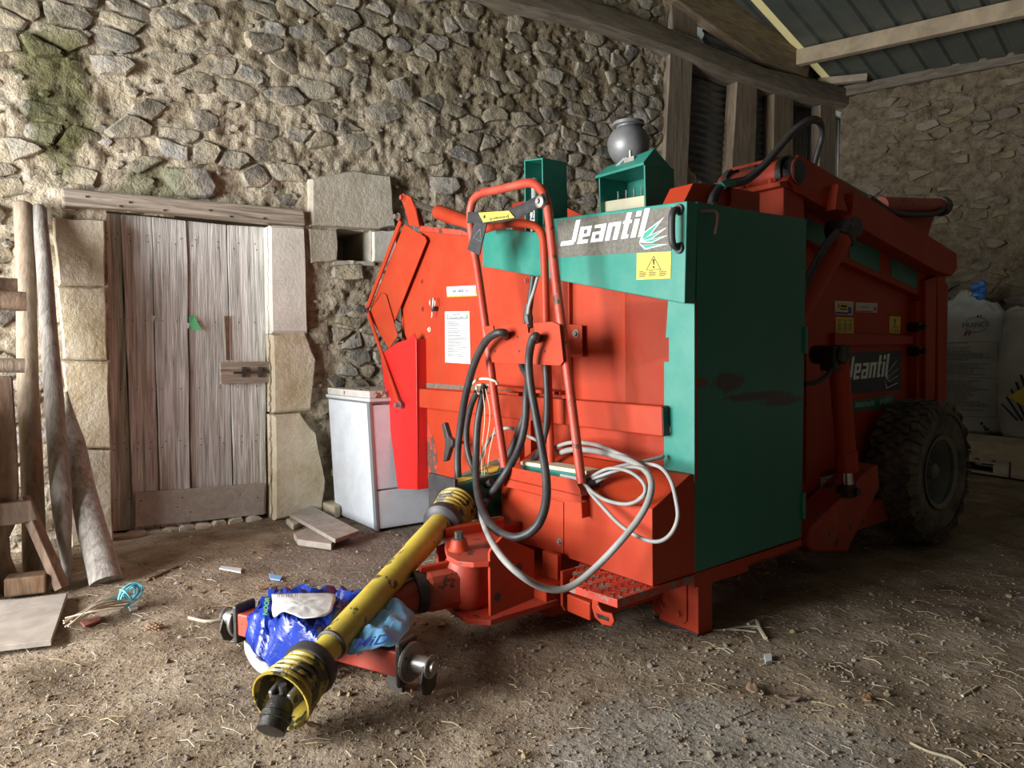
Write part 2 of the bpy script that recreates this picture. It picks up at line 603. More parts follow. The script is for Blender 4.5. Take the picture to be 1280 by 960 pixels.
def stone_mesh(poly, depth, rng, shrink=.014, n=11, back=.05, rough=1.0):
    """rounded rough slab; local (s, across, z), its face towards the room is -across"""
    cx = sum(p[0] for p in poly) / len(poly)
    cz = sum(p[1] for p in poly) / len(poly)
    per = []
    tot = 0
    segs = []
    for i in range(len(poly)):
        a, b = poly[i], poly[(i + 1) % len(poly)]
        l = math.hypot(b[0] - a[0], b[1] - a[1])
        segs.append((a, b, l)); tot += l
    for k in range(n):
        t = (k + .1) / n * tot
        for a, b, l in segs:
            if t <= l or l == segs[-1][2] and (a, b, l) == segs[-1]:
                q = min(t / max(l, 1e-6), 1)
                per.append((a[0] + (b[0] - a[0]) * q, a[1] + (b[1] - a[1]) * q)); break
            t -= l
    n = len(per)
    size = area2(poly) ** .5
    out = []
    for (x, z) in per:
        dx, dz = x - cx, z - cz
        l = math.hypot(dx, dz) + 1e-6
        k = max(l - shrink * rng.uniform(.5, 1.6), .3 * l) / l
        k *= .93 + .07 * rng.random()
        out.append((cx + dx * k, cz + dz * k))
    tilt_s, tilt_z = rng.uniform(-.18, .18) * rough, rng.uniform(-.15, .15) * rough

    def lay(sc, d, j):
        r = []
        for (x, z) in out:
            xx, zz = cx + (x - cx) * sc, cz + (z - cz) * sc
            dd = d + (xx - cx) * tilt_s + (zz - cz) * tilt_z + rng.uniform(-j, j)
            r.append((xx, -dd, zz))
        return r
    v = lay(1.0, -back, 0) + lay(1.0, depth * .35, depth * .2) + lay(.86, depth * .9, depth * .18 * rough) + lay(.45, depth * 1.05, depth * .2 * rough)
    v.append((cx, -depth * (1.05 + rng.uniform(-.2, .2) * rough), cz))
    f = []
    for r in range(3):
        for k in range(n):
            k2 = (k + 1) % n
            f.append((r * n + k, r * n + k2, (r + 1) * n + k2, (r + 1) * n + k))
    for k in range(n):
        f.append((3 * n + k, 3 * n + (k + 1) % n, 4 * n))
    return v, f


def inpoly(p, poly):
    x, z = p
    c = False
    j = len(poly) - 1
    for i in range(len(poly)):
        if (poly[i][1] > z) != (poly[j][1] > z) and x < (poly[j][0] - poly[i][0]) * (z - poly[i][1]) / (poly[j][1] - poly[i][1]) + poly[i][0]:
            c = not c
        j = i
    return c


def W2(x, y):
    p = wl(x, y)
    return (p.x, p.z)


# outlines on the long wall, in its own metres
door_hole = [W2(131, 262), W2(334, 280), W2(338, 652), W2(140, 676)]
door_hole[2] = (door_hole[2][0], -.1); door_hole[3] = (door_hole[3][0], -.1)
niche_hole = [W2(421, 286), W2(463, 288), W2(463, 327), W2(421, 326)]
quoins = [  # (outline in photograph, material, depth)
    ([(66, 273), (130, 276), (131, 358), (72, 357)], 'q', .05),
    ([(70, 359), (131, 360), (134, 450), (80, 449)], 'q', .045),
    ([(78, 451), (134, 452), (137, 560), (84, 558)], 'q', .05),
    ([(82, 560), (137, 562), (141, 676), (88, 684)], 'q', .045),
    ([(335, 282), (378, 285), (381, 416), (337, 417)], 'w', .05),
    ([(338, 418), (378, 416), (392, 450), (386, 512), (339, 515)], 'q', .05),
    ([(340, 518), (372, 516), (392, 540), (405, 600), (400, 640), (341, 650)], 'q', .05),
    ([(384, 226), (440, 214), (486, 222), (492, 284), (470, 288), (385, 284)], 'g', .05),
    ([(464, 290), (492, 288), (494, 330), (464, 327)], 'w', .04),
    ([(384, 287), (420, 287), (420, 326), (386, 330)], 'g', .03),
    ([(202, 208), (262, 212), (276, 236), (268, 250), (222, 247), (204, 226)], 's', .035),
    ([(108, 66), (160, 70), (174, 84), (160, 96), (118, 92)], 's', .03),
    ([(412, 330), (452, 328), (456, 350), (440, 352), (414, 350)], 's', .03),
    ([(536, 218), (572, 221), (576, 238), (560, 247), (536, 240)], 's', .03),
    ([(452, 135), (480, 122), (500, 130), (506, 150), (480, 158), (456, 152)], 's', .03),
]
special = [[W2(*p) for p in q[0]] for q in quoins]
lintel_px = [(76, 234), (381, 262), (383, 282), (200, 264), (79, 257)]
lintel2 = [W2(*p) for p in lintel_px]


def wall_top(s):
    if s < 1.9:
        return 7.6
    return 4.75 if s < 3.95 else 2.95 + .12 * math.sin(s * 5)


def blocked(poly):
    cx = sum(p[0] for p in poly) / len(poly)
    cz = sum(p[1] for p in poly) / len(poly)
    for hole in [door_hole, niche_hole, lintel2] + special:
        if inpoly((cx, cz), hole):
            return True
        for p in poly:
            if inpoly((p[0] * .8 + cx * .2, p[1] * .8 + cz * .2), hole):
                return True
        for p in hole:
            if inpoly(p, poly):
                return True
    return False


def poly_rect_dist(p, poly):
    """inside test for the mortar grid"""
    return inpoly(p, poly)


sky_hole_1, sky_hole_2 = W2(823, 71), W2(821, 98)


def wall_keep(s, z):
    if inpoly((s, z), door_hole) or inpoly((s, z), niche_hole):
        return False
    if z > wall_top(s):
        return False
    if math.hypot((s - sky_hole_1[0]) / .075, (z - sky_hole_1[1]) / .055) < 1:
        return False
    if math.hypot((s - sky_hole_2[0]) / .03, (z - sky_hole_2[1]) / .045) < 1:
        return False
    return True


def crevice(s, z, sc, seed):
    q = v3(s * sc + .35 * noise.noise(v3(s * 9, z * 9, seed)), z * sc * 1.5 + .35 * noise.noise(v3(s * 9 + 5, z * 9, seed)), seed)
    d, _ = noise.voronoi(q)
    return math.exp(-(d[1] - d[0]) / .045)


def wall_surface(s, z):
    d = .022 * fbm((s * 1.6, z * 1.6, 9.0), 3) + .020 * fbm((s * 7, z * 7, 4.0), 4) + .010 * fbm((s * 19, z * 19, 2.0), 3)
    d -= .030 * crevice(s, z, 6.0, 3.0) + .012 * crevice(s, z, 13.0, 5.0)
    return (s, -d, z)


ws = axis(-4.6, -1.6, 4.6, 7.12, .022, .12)
wz = axis(-.1, -.1, 4.3, 7.6, .022, .1)
vs, fs = grid_mesh(ws, wz, wall_surface, wall_keep)
me = bpy.data.meshes.new('wall_left')
me.from_pydata(vs, [], [f[::-1] if False else f for f in fs])
me.update()
wall_left = link('wall_left', me, M_mortar, None, smooth=True, angle=180)
wall_left.matrix_world = WF.m
tag(wall_left, 'long rubble stone wall with pale lime mortar and mossy patch', 'wall', kind='structure')

rng = random.Random(11)
cells = []
for poly in rubble(-1.75, 5.0, .02, 4.6, .15, rng, 1.7):
    cx = sum(p[0] for p in poly) / len(poly)
    cz = sum(p[1] for p in poly) / len(poly)
    if cz > wall_top(cx) - .1 or blocked(poly):
        continue
    if min(math.hypot((cx - h[0]), (cz - h[1])) for h in (sky_hole_1, sky_hole_2)) < .2:
        continue
    if not 0.002 < area2(poly) < .2:
        continue
    if rng.random() < .42:
        continue
    cells.append((area2(poly), poly))
# the ones hidden behind the machine stay in the joined rest
cells.sort(key=lambda c: -c[0])


def seen(poly):
    cx = sum(p[0] for p in poly) / len(poly)
    cz = sum(p[1] for p in poly) / len(poly)
    if cx < -1.5:
        return False
    if cx > .9 and cz < 1.6 + .12 * cx:
        return False
    return True


n_single = 300 - len(quoins)
single = [c for c in cells if seen(c[1])][:n_single]
sid = set(id(c) for c in single)
rest = [c for c in cells if id(c) not in sid]
for a, poly in single:
    v, f = stone_mesh(poly, rng.uniform(.008, .03), rng, rng.uniform(.003, .012), 12, rough=.9)
    mb = MB(); mb.add(v, f)
    mb.build('stone', M_stone, wall_left, smooth=True, angle=28)
mb = MB()
for a, poly in rest:
    mb.add(*stone_mesh(poly, rng.uniform(.006, .026), rng, rng.uniform(.004, .014), 9, rough=1.4))
# small gallets pressed into the mortar
for k in range(700):
    s, z = rng.uniform(-1.6, 4.6), rng.uniform(.05, 4.3)
    r = rng.uniform(.012, .034)
    if z > wall_top(s) - .1:
        continue
    poly = [(s + r * 1.5 * math.cos(t) * rng.uniform(.7, 1.2), z + r * math.sin(t) * rng.uniform(.7, 1.2)) for t in (0, 1.2, 2.4, 3.6, 4.9)]
    if blocked(poly) or min(math.hypot(s - h[0], z - h[1]) for h in (sky_hole_1, sky_hole_2)) < .14:
        continue
    mb.add(*stone_mesh(poly, rng.uniform(.008, .022), rng, .002, 6))
tag(mb.build('small_stones', M_stone, wall_left, smooth=True, angle=28), kind='stuff')
MQ = {'q': M_quoin, 'g': M_quoingrey, 'w': mat('whitewashed_stone', [(.56, .53, .45), (.72, .69, .6)], 6, .9, bump=.4), 's': M_stone}
for (px, k, d), poly in zip(quoins, special):
    if k == 's':
        v, f = stone_mesh(poly, d, rng, .006, 14)
        mb = MB(); mb.add(v, f); mb.build('stone', M_stone, wall_left, smooth=True, angle=28)
        continue
    # dressed block running back into the wall, slightly worn face
    cx = sum(p[0] for p in poly) / len(poly); cz = sum(p[1] for p in poly) / len(poly)
    pts = []
    for i in range(len(poly)):
        a, b = poly[i], poly[(i + 1) % len(poly)]
        for t in (0, .33, .67):
            pts.append((a[0] + (b[0] - a[0]) * t + rng.uniform(-.005, .005), a[1] + (b[1] - a[1]) * t + rng.uniform(-.005, .005)))
    n = len(pts)
    v = [(p[0], .28, p[1]) for p in pts] + [(p[0], -d * .6, p[1]) for p in pts] + [(cx + (p[0] - cx) * .93, -d + rng.uniform(-.006, .006), cz + (p[1] - cz) * .95) for p in pts]
    v += [(cx + (p[0] - cx) * .5, -d + rng.uniform(-.003, .003), cz + (p[1] - cz) * .5) for p in pts] + [(cx, -d, cz)]
    f = []
    for r in range(3):
        for i in range(n):
            f.append((r * n + i, r * n + (i + 1) % n, (r + 1) * n + (i + 1) % n, (r + 1) * n + i))
    for i in range(n):
        f.append((3 * n + i, 3 * n + (i + 1) % n, 4 * n))
    mb = MB(); mb.add(v, f)
    mb.build('dressed_stone', MQ[k], wall_left, smooth=True, angle=30)

# lintel board over the door, rough-hewn
mb = MB()
lp = [wl(x, y, .075) for x, y in lintel_px]
mb.prism(lp, (0, .13, 0))
lin = mb.build('lintel', M_lintel, wall_left, bevel=.012)
mb = MB()
for x, y in ((108, 245), (162, 252), (205, 262), (262, 262), (288, 270), (330, 272), (150, 257)):
    p = wl(x, y, .075)
    mb.cyl(p + v3(0, .01, 0), p + v3(0, -.008, -.006), .006, 8)
mb.build('nail', M_darksteel, lin)

# small square niche: a deep dark pocket with stone sides
mb = MB()
nq = [(niche_hole[i][0], niche_hole[i][1]) for i in range(4)]
e = .03
out = [(nq[0][0] - e, nq[0][1] + e), (nq[1][0] + e, nq[1][1] + e), (nq[2][0] + e, nq[2][1] - e), (nq[3][0] - e, nq[3][1] - e)]
for i in range(4):
    a, b = nq[i], nq[(i + 1) % 4]
    c, d = out[(i + 1) % 4], out[i]
    mb.hexa([(a[0], -.01, a[1]), (b[0], -.01, b[1]), (c[0], -.01, c[1]), (d[0], -.01, d[1])],
            [(a[0], .5, a[1]), (b[0], .5, b[1]), (c[0], .5, c[1]), (d[0], .5, d[1])])
mb.hexa([(p[0], .5, p[1]) for p in out], [(p[0], .55, p[1]) for p in out])
win = mb.build('window_1', M_quoingrey)
win.matrix_world = WF.m
tag(win, 'small square dark niche opening in the stone wall', 'window', kind='structure')
mb = MB()
q = niche_hole[3]
mb.boxmm((q[0] + .03, .2, q[1] + .005), (q[0] + .2, .3, q[1] + .03))
mb.build('ledge_stone', M_stone, win, bevel=.006)

# ------------------------------------------------------------------ plank door
ND = -.10     # planks stand back from the wall face


def D(x, y, n=ND): return wl(x, y, n)


door = empty('door_1', WF.m)
tag(door, 'weathered grey plank barn door with patched bottom board', 'door', kind='structure')
tops = [(129, 266), (150, 268), (151.5, 268), (189, 271), (190.5, 271), (233, 276), (234, 276), (283, 281), (284.5, 281), (332, 284)]
bots = [(138, 674), (167, 668), (168, 668), (200, 664), (201, 664), (239, 660), (240.5, 660), (292, 655), (293.5, 655), (333, 648)]
rng = random.Random(3)
for k in range(5):
    n = (-.13, -.095, -.085, -.10, -.092)[k]
    t0, t1, b0, b1 = tops[2 * k], tops[2 * k + 1], bots[2 * k], bots[2 * k + 1]
    left, right = [], []
    m = 9
    for i in range(m):
        q = i / (m - 1)
        left.append(wl(t0[0] + (b0[0] - t0[0]) * q, t0[1] + (b0[1] - t0[1]) * q, n) + v3(rng.uniform(-.004, .004), 0, 0))
        right.append(wl(t1[0] + (b1[0] - t1[0]) * q, t1[1] + (b1[1] - t1[1]) * q, n) + v3(rng.uniform(-.004, .004), 0, 0))
    for p in (left[-1], right[-1]):
        p.z = max(p.z, .015)
    mb = MB(); mb.prism(left + right[::-1], (0, .035, 0))
    pl = mb.build('plank', M_plank, door, bevel=.004)
    mb = MB()
    for i in range(7):
        q = (.06, .08, .33, .55, .72, .74, .9)[i]
        for fr in (.2, .75):
            a = left[0].lerp(left[-1], q).lerp(right[0].lerp(right[-1], q), fr + rng.uniform(-.1, .1))
            mb.cyl(a + v3(0, .01, 0), a + v3(0, -.003, 0), .004, 6)
    mb.build('nail_heads', M_darksteel, pl)
mb = MB(); mb.prism([D(169, 616, -.06), D(331, 604, -.06), D(330, 643, -.06), D(169, 659, -.06)], (0, .02, 0))
bb = mb.build('bottom_board', M_chip, door, bevel=.003)
mb = MB()
for x, y in ((176, 626), (222, 634), (228, 622), (238, 640), (300, 618), (322, 622)):
    p = D(x, y, -.06); mb.cyl(p + v3(0, .01, 0), p + v3(0, -.002, 0), .005, 6)
mb.build('nail_heads', M_darksteel, bb)
mb = MB(); mb.prism([D(275, 453, -.045), D(337, 452, -.045), D(338, 478, -.045), D(276, 480, -.045)], (0, .035, 0))
lb = mb.build('lock_board', M_lintel, door, bevel=.005)
mb = MB()
a, b = D(292, 466, -.03), D(340, 465, -.03)
mb.cyl(a, b, .008, 8)
for x in (305, 325):
    p = D(x, 465, -.035); mb.boxmm((p.x - .012, p.y - .012, p.z - .035), (p.x + .012, p.y + .012, p.z + .035))
mb.build('bolt', M_darksteel, lb)
mb = MB(); mb.prism([D(281, 395, -.075), D(286, 395, -.075), D(287, 450, -.075), D(283, 450, -.075)], (0, .01, 0))
mb.build('iron_strip', mat('rusty_iron', [(.12, .06, .035), (.2, .1, .05)], 20, .8, bump=.3), door)
mb = MB()
mb.prism([D(236, 396, -.075), D(243, 394, -.08), D(252, 413, -.07), D(241, 412, -.078), D(237, 406, -.08)], (0, .002, 0))
pp = mb.build('paper_scrap', mat('green_paper', [(.12, .52, .22)], rough=.7, bump=0), door)
mb = MB(); mb.prism([D(232, 403, -.079), D(237, 404, -.079), D(236, 411, -.079), D(233, 409, -.079)], (0, .002, 0))
mb.build('paper_tear', M_white, pp)
mb = MB(); mb.prism([D(189, 394, -.08), D(195, 395, -.08), D(190, 407, -.082)], (0, .002, 0))
mb.build('paper_scrap', M_white, door)
# rough cobbles under the door foot and dark room behind the planks
mb = MB()
for k in range(9):
    p = D(150 + k * 21, 670 - k * 3.2, -.02)
    poly = [(p.x + rng.uniform(.05, .09) * math.cos(t), -.005 + .028 * math.sin(t) * rng.uniform(.7, 1.3)) for t in (0, 1, 2, 3, 4, 5)]
    v, f = stone_mesh(poly, .02, rng, .002, 9)
    mb.add([(q[0], q[1] + .05, q[2]) for q in v], f)
mb.build('threshold_stones', M_quoingrey, door, smooth=True, angle=30)
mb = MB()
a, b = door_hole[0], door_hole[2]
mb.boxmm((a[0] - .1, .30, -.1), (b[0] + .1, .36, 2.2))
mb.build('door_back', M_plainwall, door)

# ------------------------------------------------------------------ timber and tin above and at the end of the long wall
W_top = []


def wbar(name, m, pts_px, n, t, bevel=.012, parent=wall_left):
    mb = MB(); mb.prism([wl(x, y, n) for x, y in pts_px], (0, t, 0))
    return mb.build(name, m, parent, bevel=bevel)


# the long wall plate, a curved hewn log
mb = MB()
upper = [(560, -60), (660, -28), (745, 0), (830, 30), (890, 56), (960, 84), (1015, 97), (1061, 108)]
lower = [(560, -22), (640, 9), (720, 24), (790, 46), (850, 66), (920, 96), (1000, 122), (1061, 134)]
n0 = .13
vs = []
for (ux, uy), (lx, ly) in zip(upper, lower):
    a, b = wl(ux, uy, n0), wl(lx, ly, n0)
    vs += [a + v3(0, .03, 0), a.lerp(b, .15), b.lerp(a, .15), b + v3(0, .05, 0), b + v3(0, .30, 0), a + v3(0, .30, 0)]
fs = []
for i in range(len(upper) - 1):
    for k in range(6):
        k2 = (k + 1) % 6
        fs.append((i * 6 + k, i * 6 + k2, (i + 1) * 6 + k2, (i + 1) * 6 + k))
fs += [tuple(range(6)), tuple((len(upper) - 1) * 6 + k for k in range(6))]
mb.add(vs, fs)
mb.build('wall_plate_beam', M_beam, wall_left, smooth=True, angle=50)
wbar('post', M_postw, [(838, 66), (866, 76), (858, 250), (829, 250)], .06, .16)
wbar('post', M_postw, [(922, 98), (947, 106), (942, 260), (912, 260)], .05, .14)
wbar('post', M_postw, [(968, 116), (992, 120), (990, 260), (966, 260)], .05, .14)
wbar('post', M_postw, [(1026, 128), (1045, 131), (1043, 300), (1022, 300)], .05, .12)


def corrugated(px_quad, n, parent, horizontal, pitch=.076, amp=.009, name='corrugated_sheet', m=M_tin):
    """sheet filling the wall-plane rectangle, waves along s (horizontal ridges) or z"""
    P = [wl(x, y, n) for x, y in px_quad]
    s0, s1 = min(p.x for p in P), max(p.x for p in P)
    z0, z1 = min(p.z for p in P), max(p.z for p in P)
    L = (z1 - z0) if horizontal else (s1 - s0)
    k = max(int(L / pitch * 8), 4)
    vs, fs = [], []
    for i in range(k + 1):
        q = i / k
        d = -n + amp * math.sin(q * L / pitch * 2 * math.pi)
        if horizontal:
            z = z0 + (z1 - z0) * q
            vs += [(s0, d, z), (s1, d, z)]
        else:
            s = s0 + (s1 - s0) * q
            vs += [(s, d, z0), (s, d, z1)]
    for i in range(k):
        fs.append((2 * i, 2 * i + 1, 2 * i + 3, 2 * i + 2))
    mb = MB(); mb.add(vs, fs)
    o = mb.build(name, m, parent, smooth=True, angle=180)
    sm = o.modifiers.new('thickness', 'SOLIDIFY'); sm.thickness = .002
    return o


corrugated([(850, 70), (930, 100), (930, 165), (850, 165)], -.10, wall_left, True)
corrugated([(850, 155), (930, 155), (930, 240), (850, 240)], -.085, wall_left, True)
corrugated([(930, 95), (982, 110), (982, 250), (930, 250)], -.10, wall_left, True)
corrugated([(978, 110), (1050, 125), (1050, 270), (978, 270)], -.10, wall_left, False)
# gable cladding and rafters above the plate
corrugated([(560, -260), (1058, -40), (1058, 75), (600, -80)], -.05, wall_left, True, .09, .012)
corrugated([(880, -40), (1058, -40), (1058, 128), (880, 85)], -.065, wall_left, True, .09, .012)
wbar('rafter', M_beam, [(800, -70), (862, -40), (1018, 62), (1010, 96), (958, 78), (846, 0)], .10, .12)
wbar('gable_stud', M_postw, [(836, -30), (872, -20), (872, 48), (842, 36)], .02, .06)

# ------------------------------------------------------------------ end wall behind the sacks
corner = WF.wor((6.98, 0, 0))
bdir = v3(.819, -.574, 0).normalized()
bn = v3(-bdir.y, bdir.x, 0)          # away from the room
BM = Matrix((bdir, bn, v3(0, 0, 1))).transposed().to_4x4()
BM.translation = corner
BTOP = 4.3


def bsurf(s, z):
    d = .03 * fbm((s * 1.5, z * 1.5, 19.0), 3) - .045 * crevice(s, z, 4.5, 8.0) - .02 * crevice(s, z, 10, 6.0) + .028 * fbm((s * 7, z * 7, 14.0), 4) + .008 * fbm((s * 19, z * 19, 12.0), 3)
    return (s, -d, z)


vs, fs = grid_mesh(axis(.05, .05, 2.6, 12, .026, .2), axis(-.1, -.1, BTOP, BTOP, .03, .1), bsurf)
me = bpy.data.meshes.new('wall_back'); me.from_pydata(vs, [], fs); me.update()
wall_back = link('wall_back', me, M_mortar_b, None, smooth=True, angle=180)
wall_back.matrix_world = BM
tag(wall_back, 'tan rubble end wall of the barn behind the white sacks', 'wall', kind='structure')
rng = random.Random(21)
bc = []
for poly in rubble(.15, 2.7, 1.0, BTOP - .05, .15, rng, 1.9):
    if area2(poly) < .004 or area2(poly) > .035 or rng.random() < .45:
        continue
    bc.append(poly)
for poly in bc:
    v, f = stone_mesh(poly, rng.uniform(.006, .022), rng, rng.uniform(.012, .03), 9, rough=1.4)
    mb = MB(); mb.add(v, f)
    mb.build('stone', M_stone_b, wall_back, smooth=True, angle=28)
mb = MB(); mb.boxmm((.02, -.05, BTOP - .02), (12, .3, BTOP + .10))
mb.build('wall_head_board', M_beam, wall_back)

# ------------------------------------------------------------------ roof
RD = v3(math.sin(math.radians(46)), math.cos(math.radians(46)), 0)      # down the slope
RP = v3(RD.y, -RD.x, 0)                                                 # along the purlins, towards the right
RT = .18
RO = v3(corner.x, corner.y, 4.42)


def roof_p(p, r, dz=0.0):
    """p metres along the eaves, r metres up the slope"""
    q = RO + RP * p - RD * r
    return v3(q.x, q.y, RO.z + RT * r + dz)


ceiling = empty('ceiling')
tag(ceiling, 'galvanised tin roof on sawn purlins', 'ceiling', kind='structure')


def roof_sheet(p0, p1, r0, r1, m=M_roof, name='roof_sheet', pitch=.25):
    prof = []
    p = p0
    while p < p1 - 1e-6:
        for a, h in ((0, 0), (.17, 0), (.19, .035), (.23, .035)):
            if p + a < p1:
                prof.append((p + a, h))
        p += pitch
    prof.append((p1, 0))
    vs, fs = [], []
    for a, h in prof:
        vs += [roof_p(a, r0, h), roof_p(a, r1, h)]
    for i in range(len(prof) - 1):
        fs.append((2 * i, 2 * i + 1, 2 * i + 3, 2 * i + 2))
    mb = MB(); mb.add(vs, fs)
    o = mb.build(name, m, ceiling)
    sm = o.modifiers.new('thickness', 'SOLIDIFY'); sm.thickness = .003
    return o


# pale translucent strip next to the gable
m = bpy.data.materials.new('translucent_fibreglass'); m.use_nodes = True
nt = m.node_tree
pb = nt.nodes['Principled BSDF']
pb.inputs['Base Color'].default_value = (.75, .7, .48, 1)
pb.inputs['Roughness'].default_value = .6
tr = nt.nodes.new('ShaderNodeBsdfTranslucent'); tr.inputs[0].default_value = (.8, .74, .5, 1)
mx = nt.nodes.new('ShaderNodeMixShader'); mx.inputs[0].default_value = .6
nt.links.new(pb.outputs[0], mx.inputs[1]); nt.links.new(tr.outputs[0], mx.inputs[2])
nt.links.new(mx.outputs[0], nt.nodes['Material Output'].inputs['Surface'])
M_trans = m
roof_sheet(-.06, .03, -.7, 14.5, M_trans, 'translucent_sheet')
for k in range(9):
    roof_sheet(.03 + k, 1.03 + k, -.7, 3.1)
    roof_sheet(.03 + k, 1.03 + k, 2.9, 14.5)
for k in range(2):
    roof_sheet(-1.06 - k, -.06 - k, -.7, 14.5)


def purlin(a, b, w=.09, h=.17, name='purlin', m=M_purlin):
    mb = MB(); mb.bar(a, b, w, h)
    return mb.build(name, m, ceiling, bevel=.006)


def roof_hit(x, y, dz):
    """point under the roof plane that the photograph shows here"""
    d = ray(x, y)
    nx, ny = RD.x * RT, RD.y * RT          # z = RO.z + RT*r ; r = -(q-RO).RD
    # CAMH + t dz = RO.z - RT*((t dx - ROx) RDx + (t dy - ROy) RDy) + off
    k = d.z + RT * (d.x * RD.x + d.y * RD.y)
    rhs = RO.z + dz - CAMH + RT * (RO.x * RD.x + RO.y * RD.y)
    return CAMP + d * (rhs / k)


a, b = roof_hit(992, 74, -.09), roof_hit(1280, 10, -.09)
purlin(a, a + (b - a) * 3)
a, b = roof_hit(1022, 103, -.06), roof_hit(1084, 97, -.06)
purlin(a, b, .08, .08, 'batten')
for r in (4.2, 6.8, 9.4, 12.0):
    purlin(roof_p(-6, r, -.1), roof_p(8, r, -.1))

# ------------------------------------------------------------------ rest of the barn shell, behind the photographer
mb = MB()
N1 = 9.5


def shell(name, boxes, label):
    mb = MB()
    for a, b in boxes:
        mb.boxmm(a, b)
    o = mb.build(name, M_plainwall)
    o.matrix_world = WF.m
    tag(o, label, 'wall', kind='structure')
    return o


shell('wall_front', [((OPEN_S - .5, -OPEN_N0, -.1), (OPEN_S, .4, 8)), ((OPEN_S - .5, -N1, -.1), (OPEN_S, -OPEN_N1, 8)),
                     ((OPEN_S - .5, -OPEN_N1, OPEN_H), (OPEN_S, -OPEN_N0, 8))], 'plain front wall of the barn round its wide doorway')
shell('wall_right', [((OPEN_S - .5, -N1 - .5, -.1), (13, -N1, 8))], 'plain far side wall of the barn')

# ================================================================== THE STRAW BLOWER
mach = empty('straw_blower', MF.m)
tag(mach, 'large red and green straw blower trailer on a tractor drawbar', 'farm machine')


def plate_u(name, m, px, c, t, parent=mach, bevel=.003, smooth=False):
    """sheet whose outline lies across the machine at distance c along it, t thick going back"""
    mb = MB(); mb.prism([fu(x, y, c) for x, y in px], (t, 0, 0))
    return mb.build(name, m, parent, bevel=bevel, smooth=smooth)


def plate_v(name, m, px, c, t, parent=mach, bevel=.003):
    mb = MB(); mb.prism([fv(x, y, c) for x, y in px], (0, t, 0))
    return mb.build(name, m, parent, bevel=bevel)


def box(name, m, a, b, parent=mach, bevel=.004):
    mb = MB(); mb.boxmm(a, b)
    return mb.build(name, m, parent, bevel=bevel)


def tubeobj(name, m, pts, r, parent=mach, n=12, smooth=True):
    mb = MB(); mb.tube(pts, r, n)
    return mb.build(name, m, parent, smooth=smooth, angle=60)


def bolt(p, ax, r=.012, h=.010, parent=mach, m=M_steel, name='bolt', n=6):
    mb = MB()
    p = v3(*p); ax = v3(*ax).normalized()
    mb.cyl(p - ax * .004, p + ax * .003, r * 1.5, 16)
    mb.cyl(p, p + ax * h, r, n)
    return mb.build(name, m, parent)


DG = None


def text_on(name, s, bl, br, tl, m, parent, lift=(0, 0, 0), shear=0.0, bold=0.0, space=1.0):
    """flat lettering stretched into the parallelogram bl-br-tl"""
    cu = bpy.data.curves.new('lettering', 'FONT')
    cu.body = s
    cu.size = 1
    cu.shear = shear
    cu.offset = bold
    cu.space_character = space
    o = bpy.data.objects.new('lettering', cu)
    C.objects.link(o)
    dg = bpy.context.evaluated_depsgraph_get()
    me = bpy.data.meshes.new_from_object(o.evaluated_get(dg))
    bpy.data.objects.remove(o)
    bpy.data.curves.remove(cu)
    X = [v.co.x for v in me.vertices]; Y = [v.co.y for v in me.vertices]
    x0, x1, y0, y1 = min(X), max(X), min(Y), max(Y)
    bl, br, tl, lift = v3(*bl), v3(*br), v3(*tl), v3(*lift)
    for v in me.vertices:
        q = bl + (br - bl) * ((v.co.x - x0) / (x1 - x0)) + (tl - bl) * ((v.co.y - y0) / (y1 - y0)) + lift
        v.co = q
    me.materials.clear()
    return link(name, me, m, parent)


def bars_on(name, m, origin, ex, ey, rects, lift, parent):
    """thin printed bars: rects in 0..1 of the parallelogram"""
    o, ex, ey, lift = v3(*origin), v3(*ex), v3(*ey), v3(*lift)
    mb = MB()
    for x0, y0, x1, y1 in rects:
        q = [o + ex * x0 + ey * y0, o + ex * x1 + ey * y0, o + ex * x1 + ey * y1, o + ex * x0 + ey * y1]
        mb.add([p + lift for p in q], [(0, 1, 2, 3)])
    return mb.build(name, m, parent)


def print_rows(rng, x0, x1, ys, h, fill=.9, chunk=(.02, .07)):
    out = []
    for y in ys:
        x = x0
        end = x0 + (x1 - x0) * rng.uniform(.55, 1) * fill
        while x < end:
            l = rng.uniform(*chunk)
            out.append((x, y, min(x + l, end), y + h)); x += l + .012
    return out


# ------------------------------------------------------------------ body
VR, VL = .36, 2.34          # inner hopper sides
UE = 3.1
WB, WT = .42, 1.60
front_px = [(524, 288), (604, 297), (640, 330), (867, 376), (868, 604), (600, 628), (538, 612), (517, 520), (513, 484), (516, 440), (506, 418), (503, 381), (531, 300)]
fp = plate_u('front_panel', M_red, front_px, 0.0, .02, bevel=.002)
# trough behind the front panel: two sides, sloping floor, back wall
side = [(0.02, VR, .40), (UE, VR, .40), (UE, VR, 1.68), (1.9, VR, 1.80), (.9, VR, 1.80), (.02, VR, 1.66)]
mb = MB(); mb.prism(side, (0, .025, 0))
sidep = mb.build('side_panel', M_red, mach, bevel=.003)
mb = MB(); mb.prism([(p[0], VL, p[2]) for p in side], (0, -.025, 0))
mb.build('side_panel', M_red, mach, bevel=.003)
box('hopper_floor', M_redworn, (.02, VR, .40), (UE, VL, .44))
box('rear_panel', M_red, (UE - .03, VR, .4), (UE, VL, 1.66))
# dusty rubbed band on the front panel
rb = plate_u('rubbed_paint', M_redrust, [(517, 512), (529, 511), (545, 560), (549, 612), (538, 612)], -.002, .002, fp, 0)
plate_u('rust_line', mat('dusty_rust', [(.10, .08, .06), (.2, .15, .11)], 30, .9, bump=.2), [(521, 478), (640, 486), (640, 490), (521, 484)], -.002, .002, fp, 0)
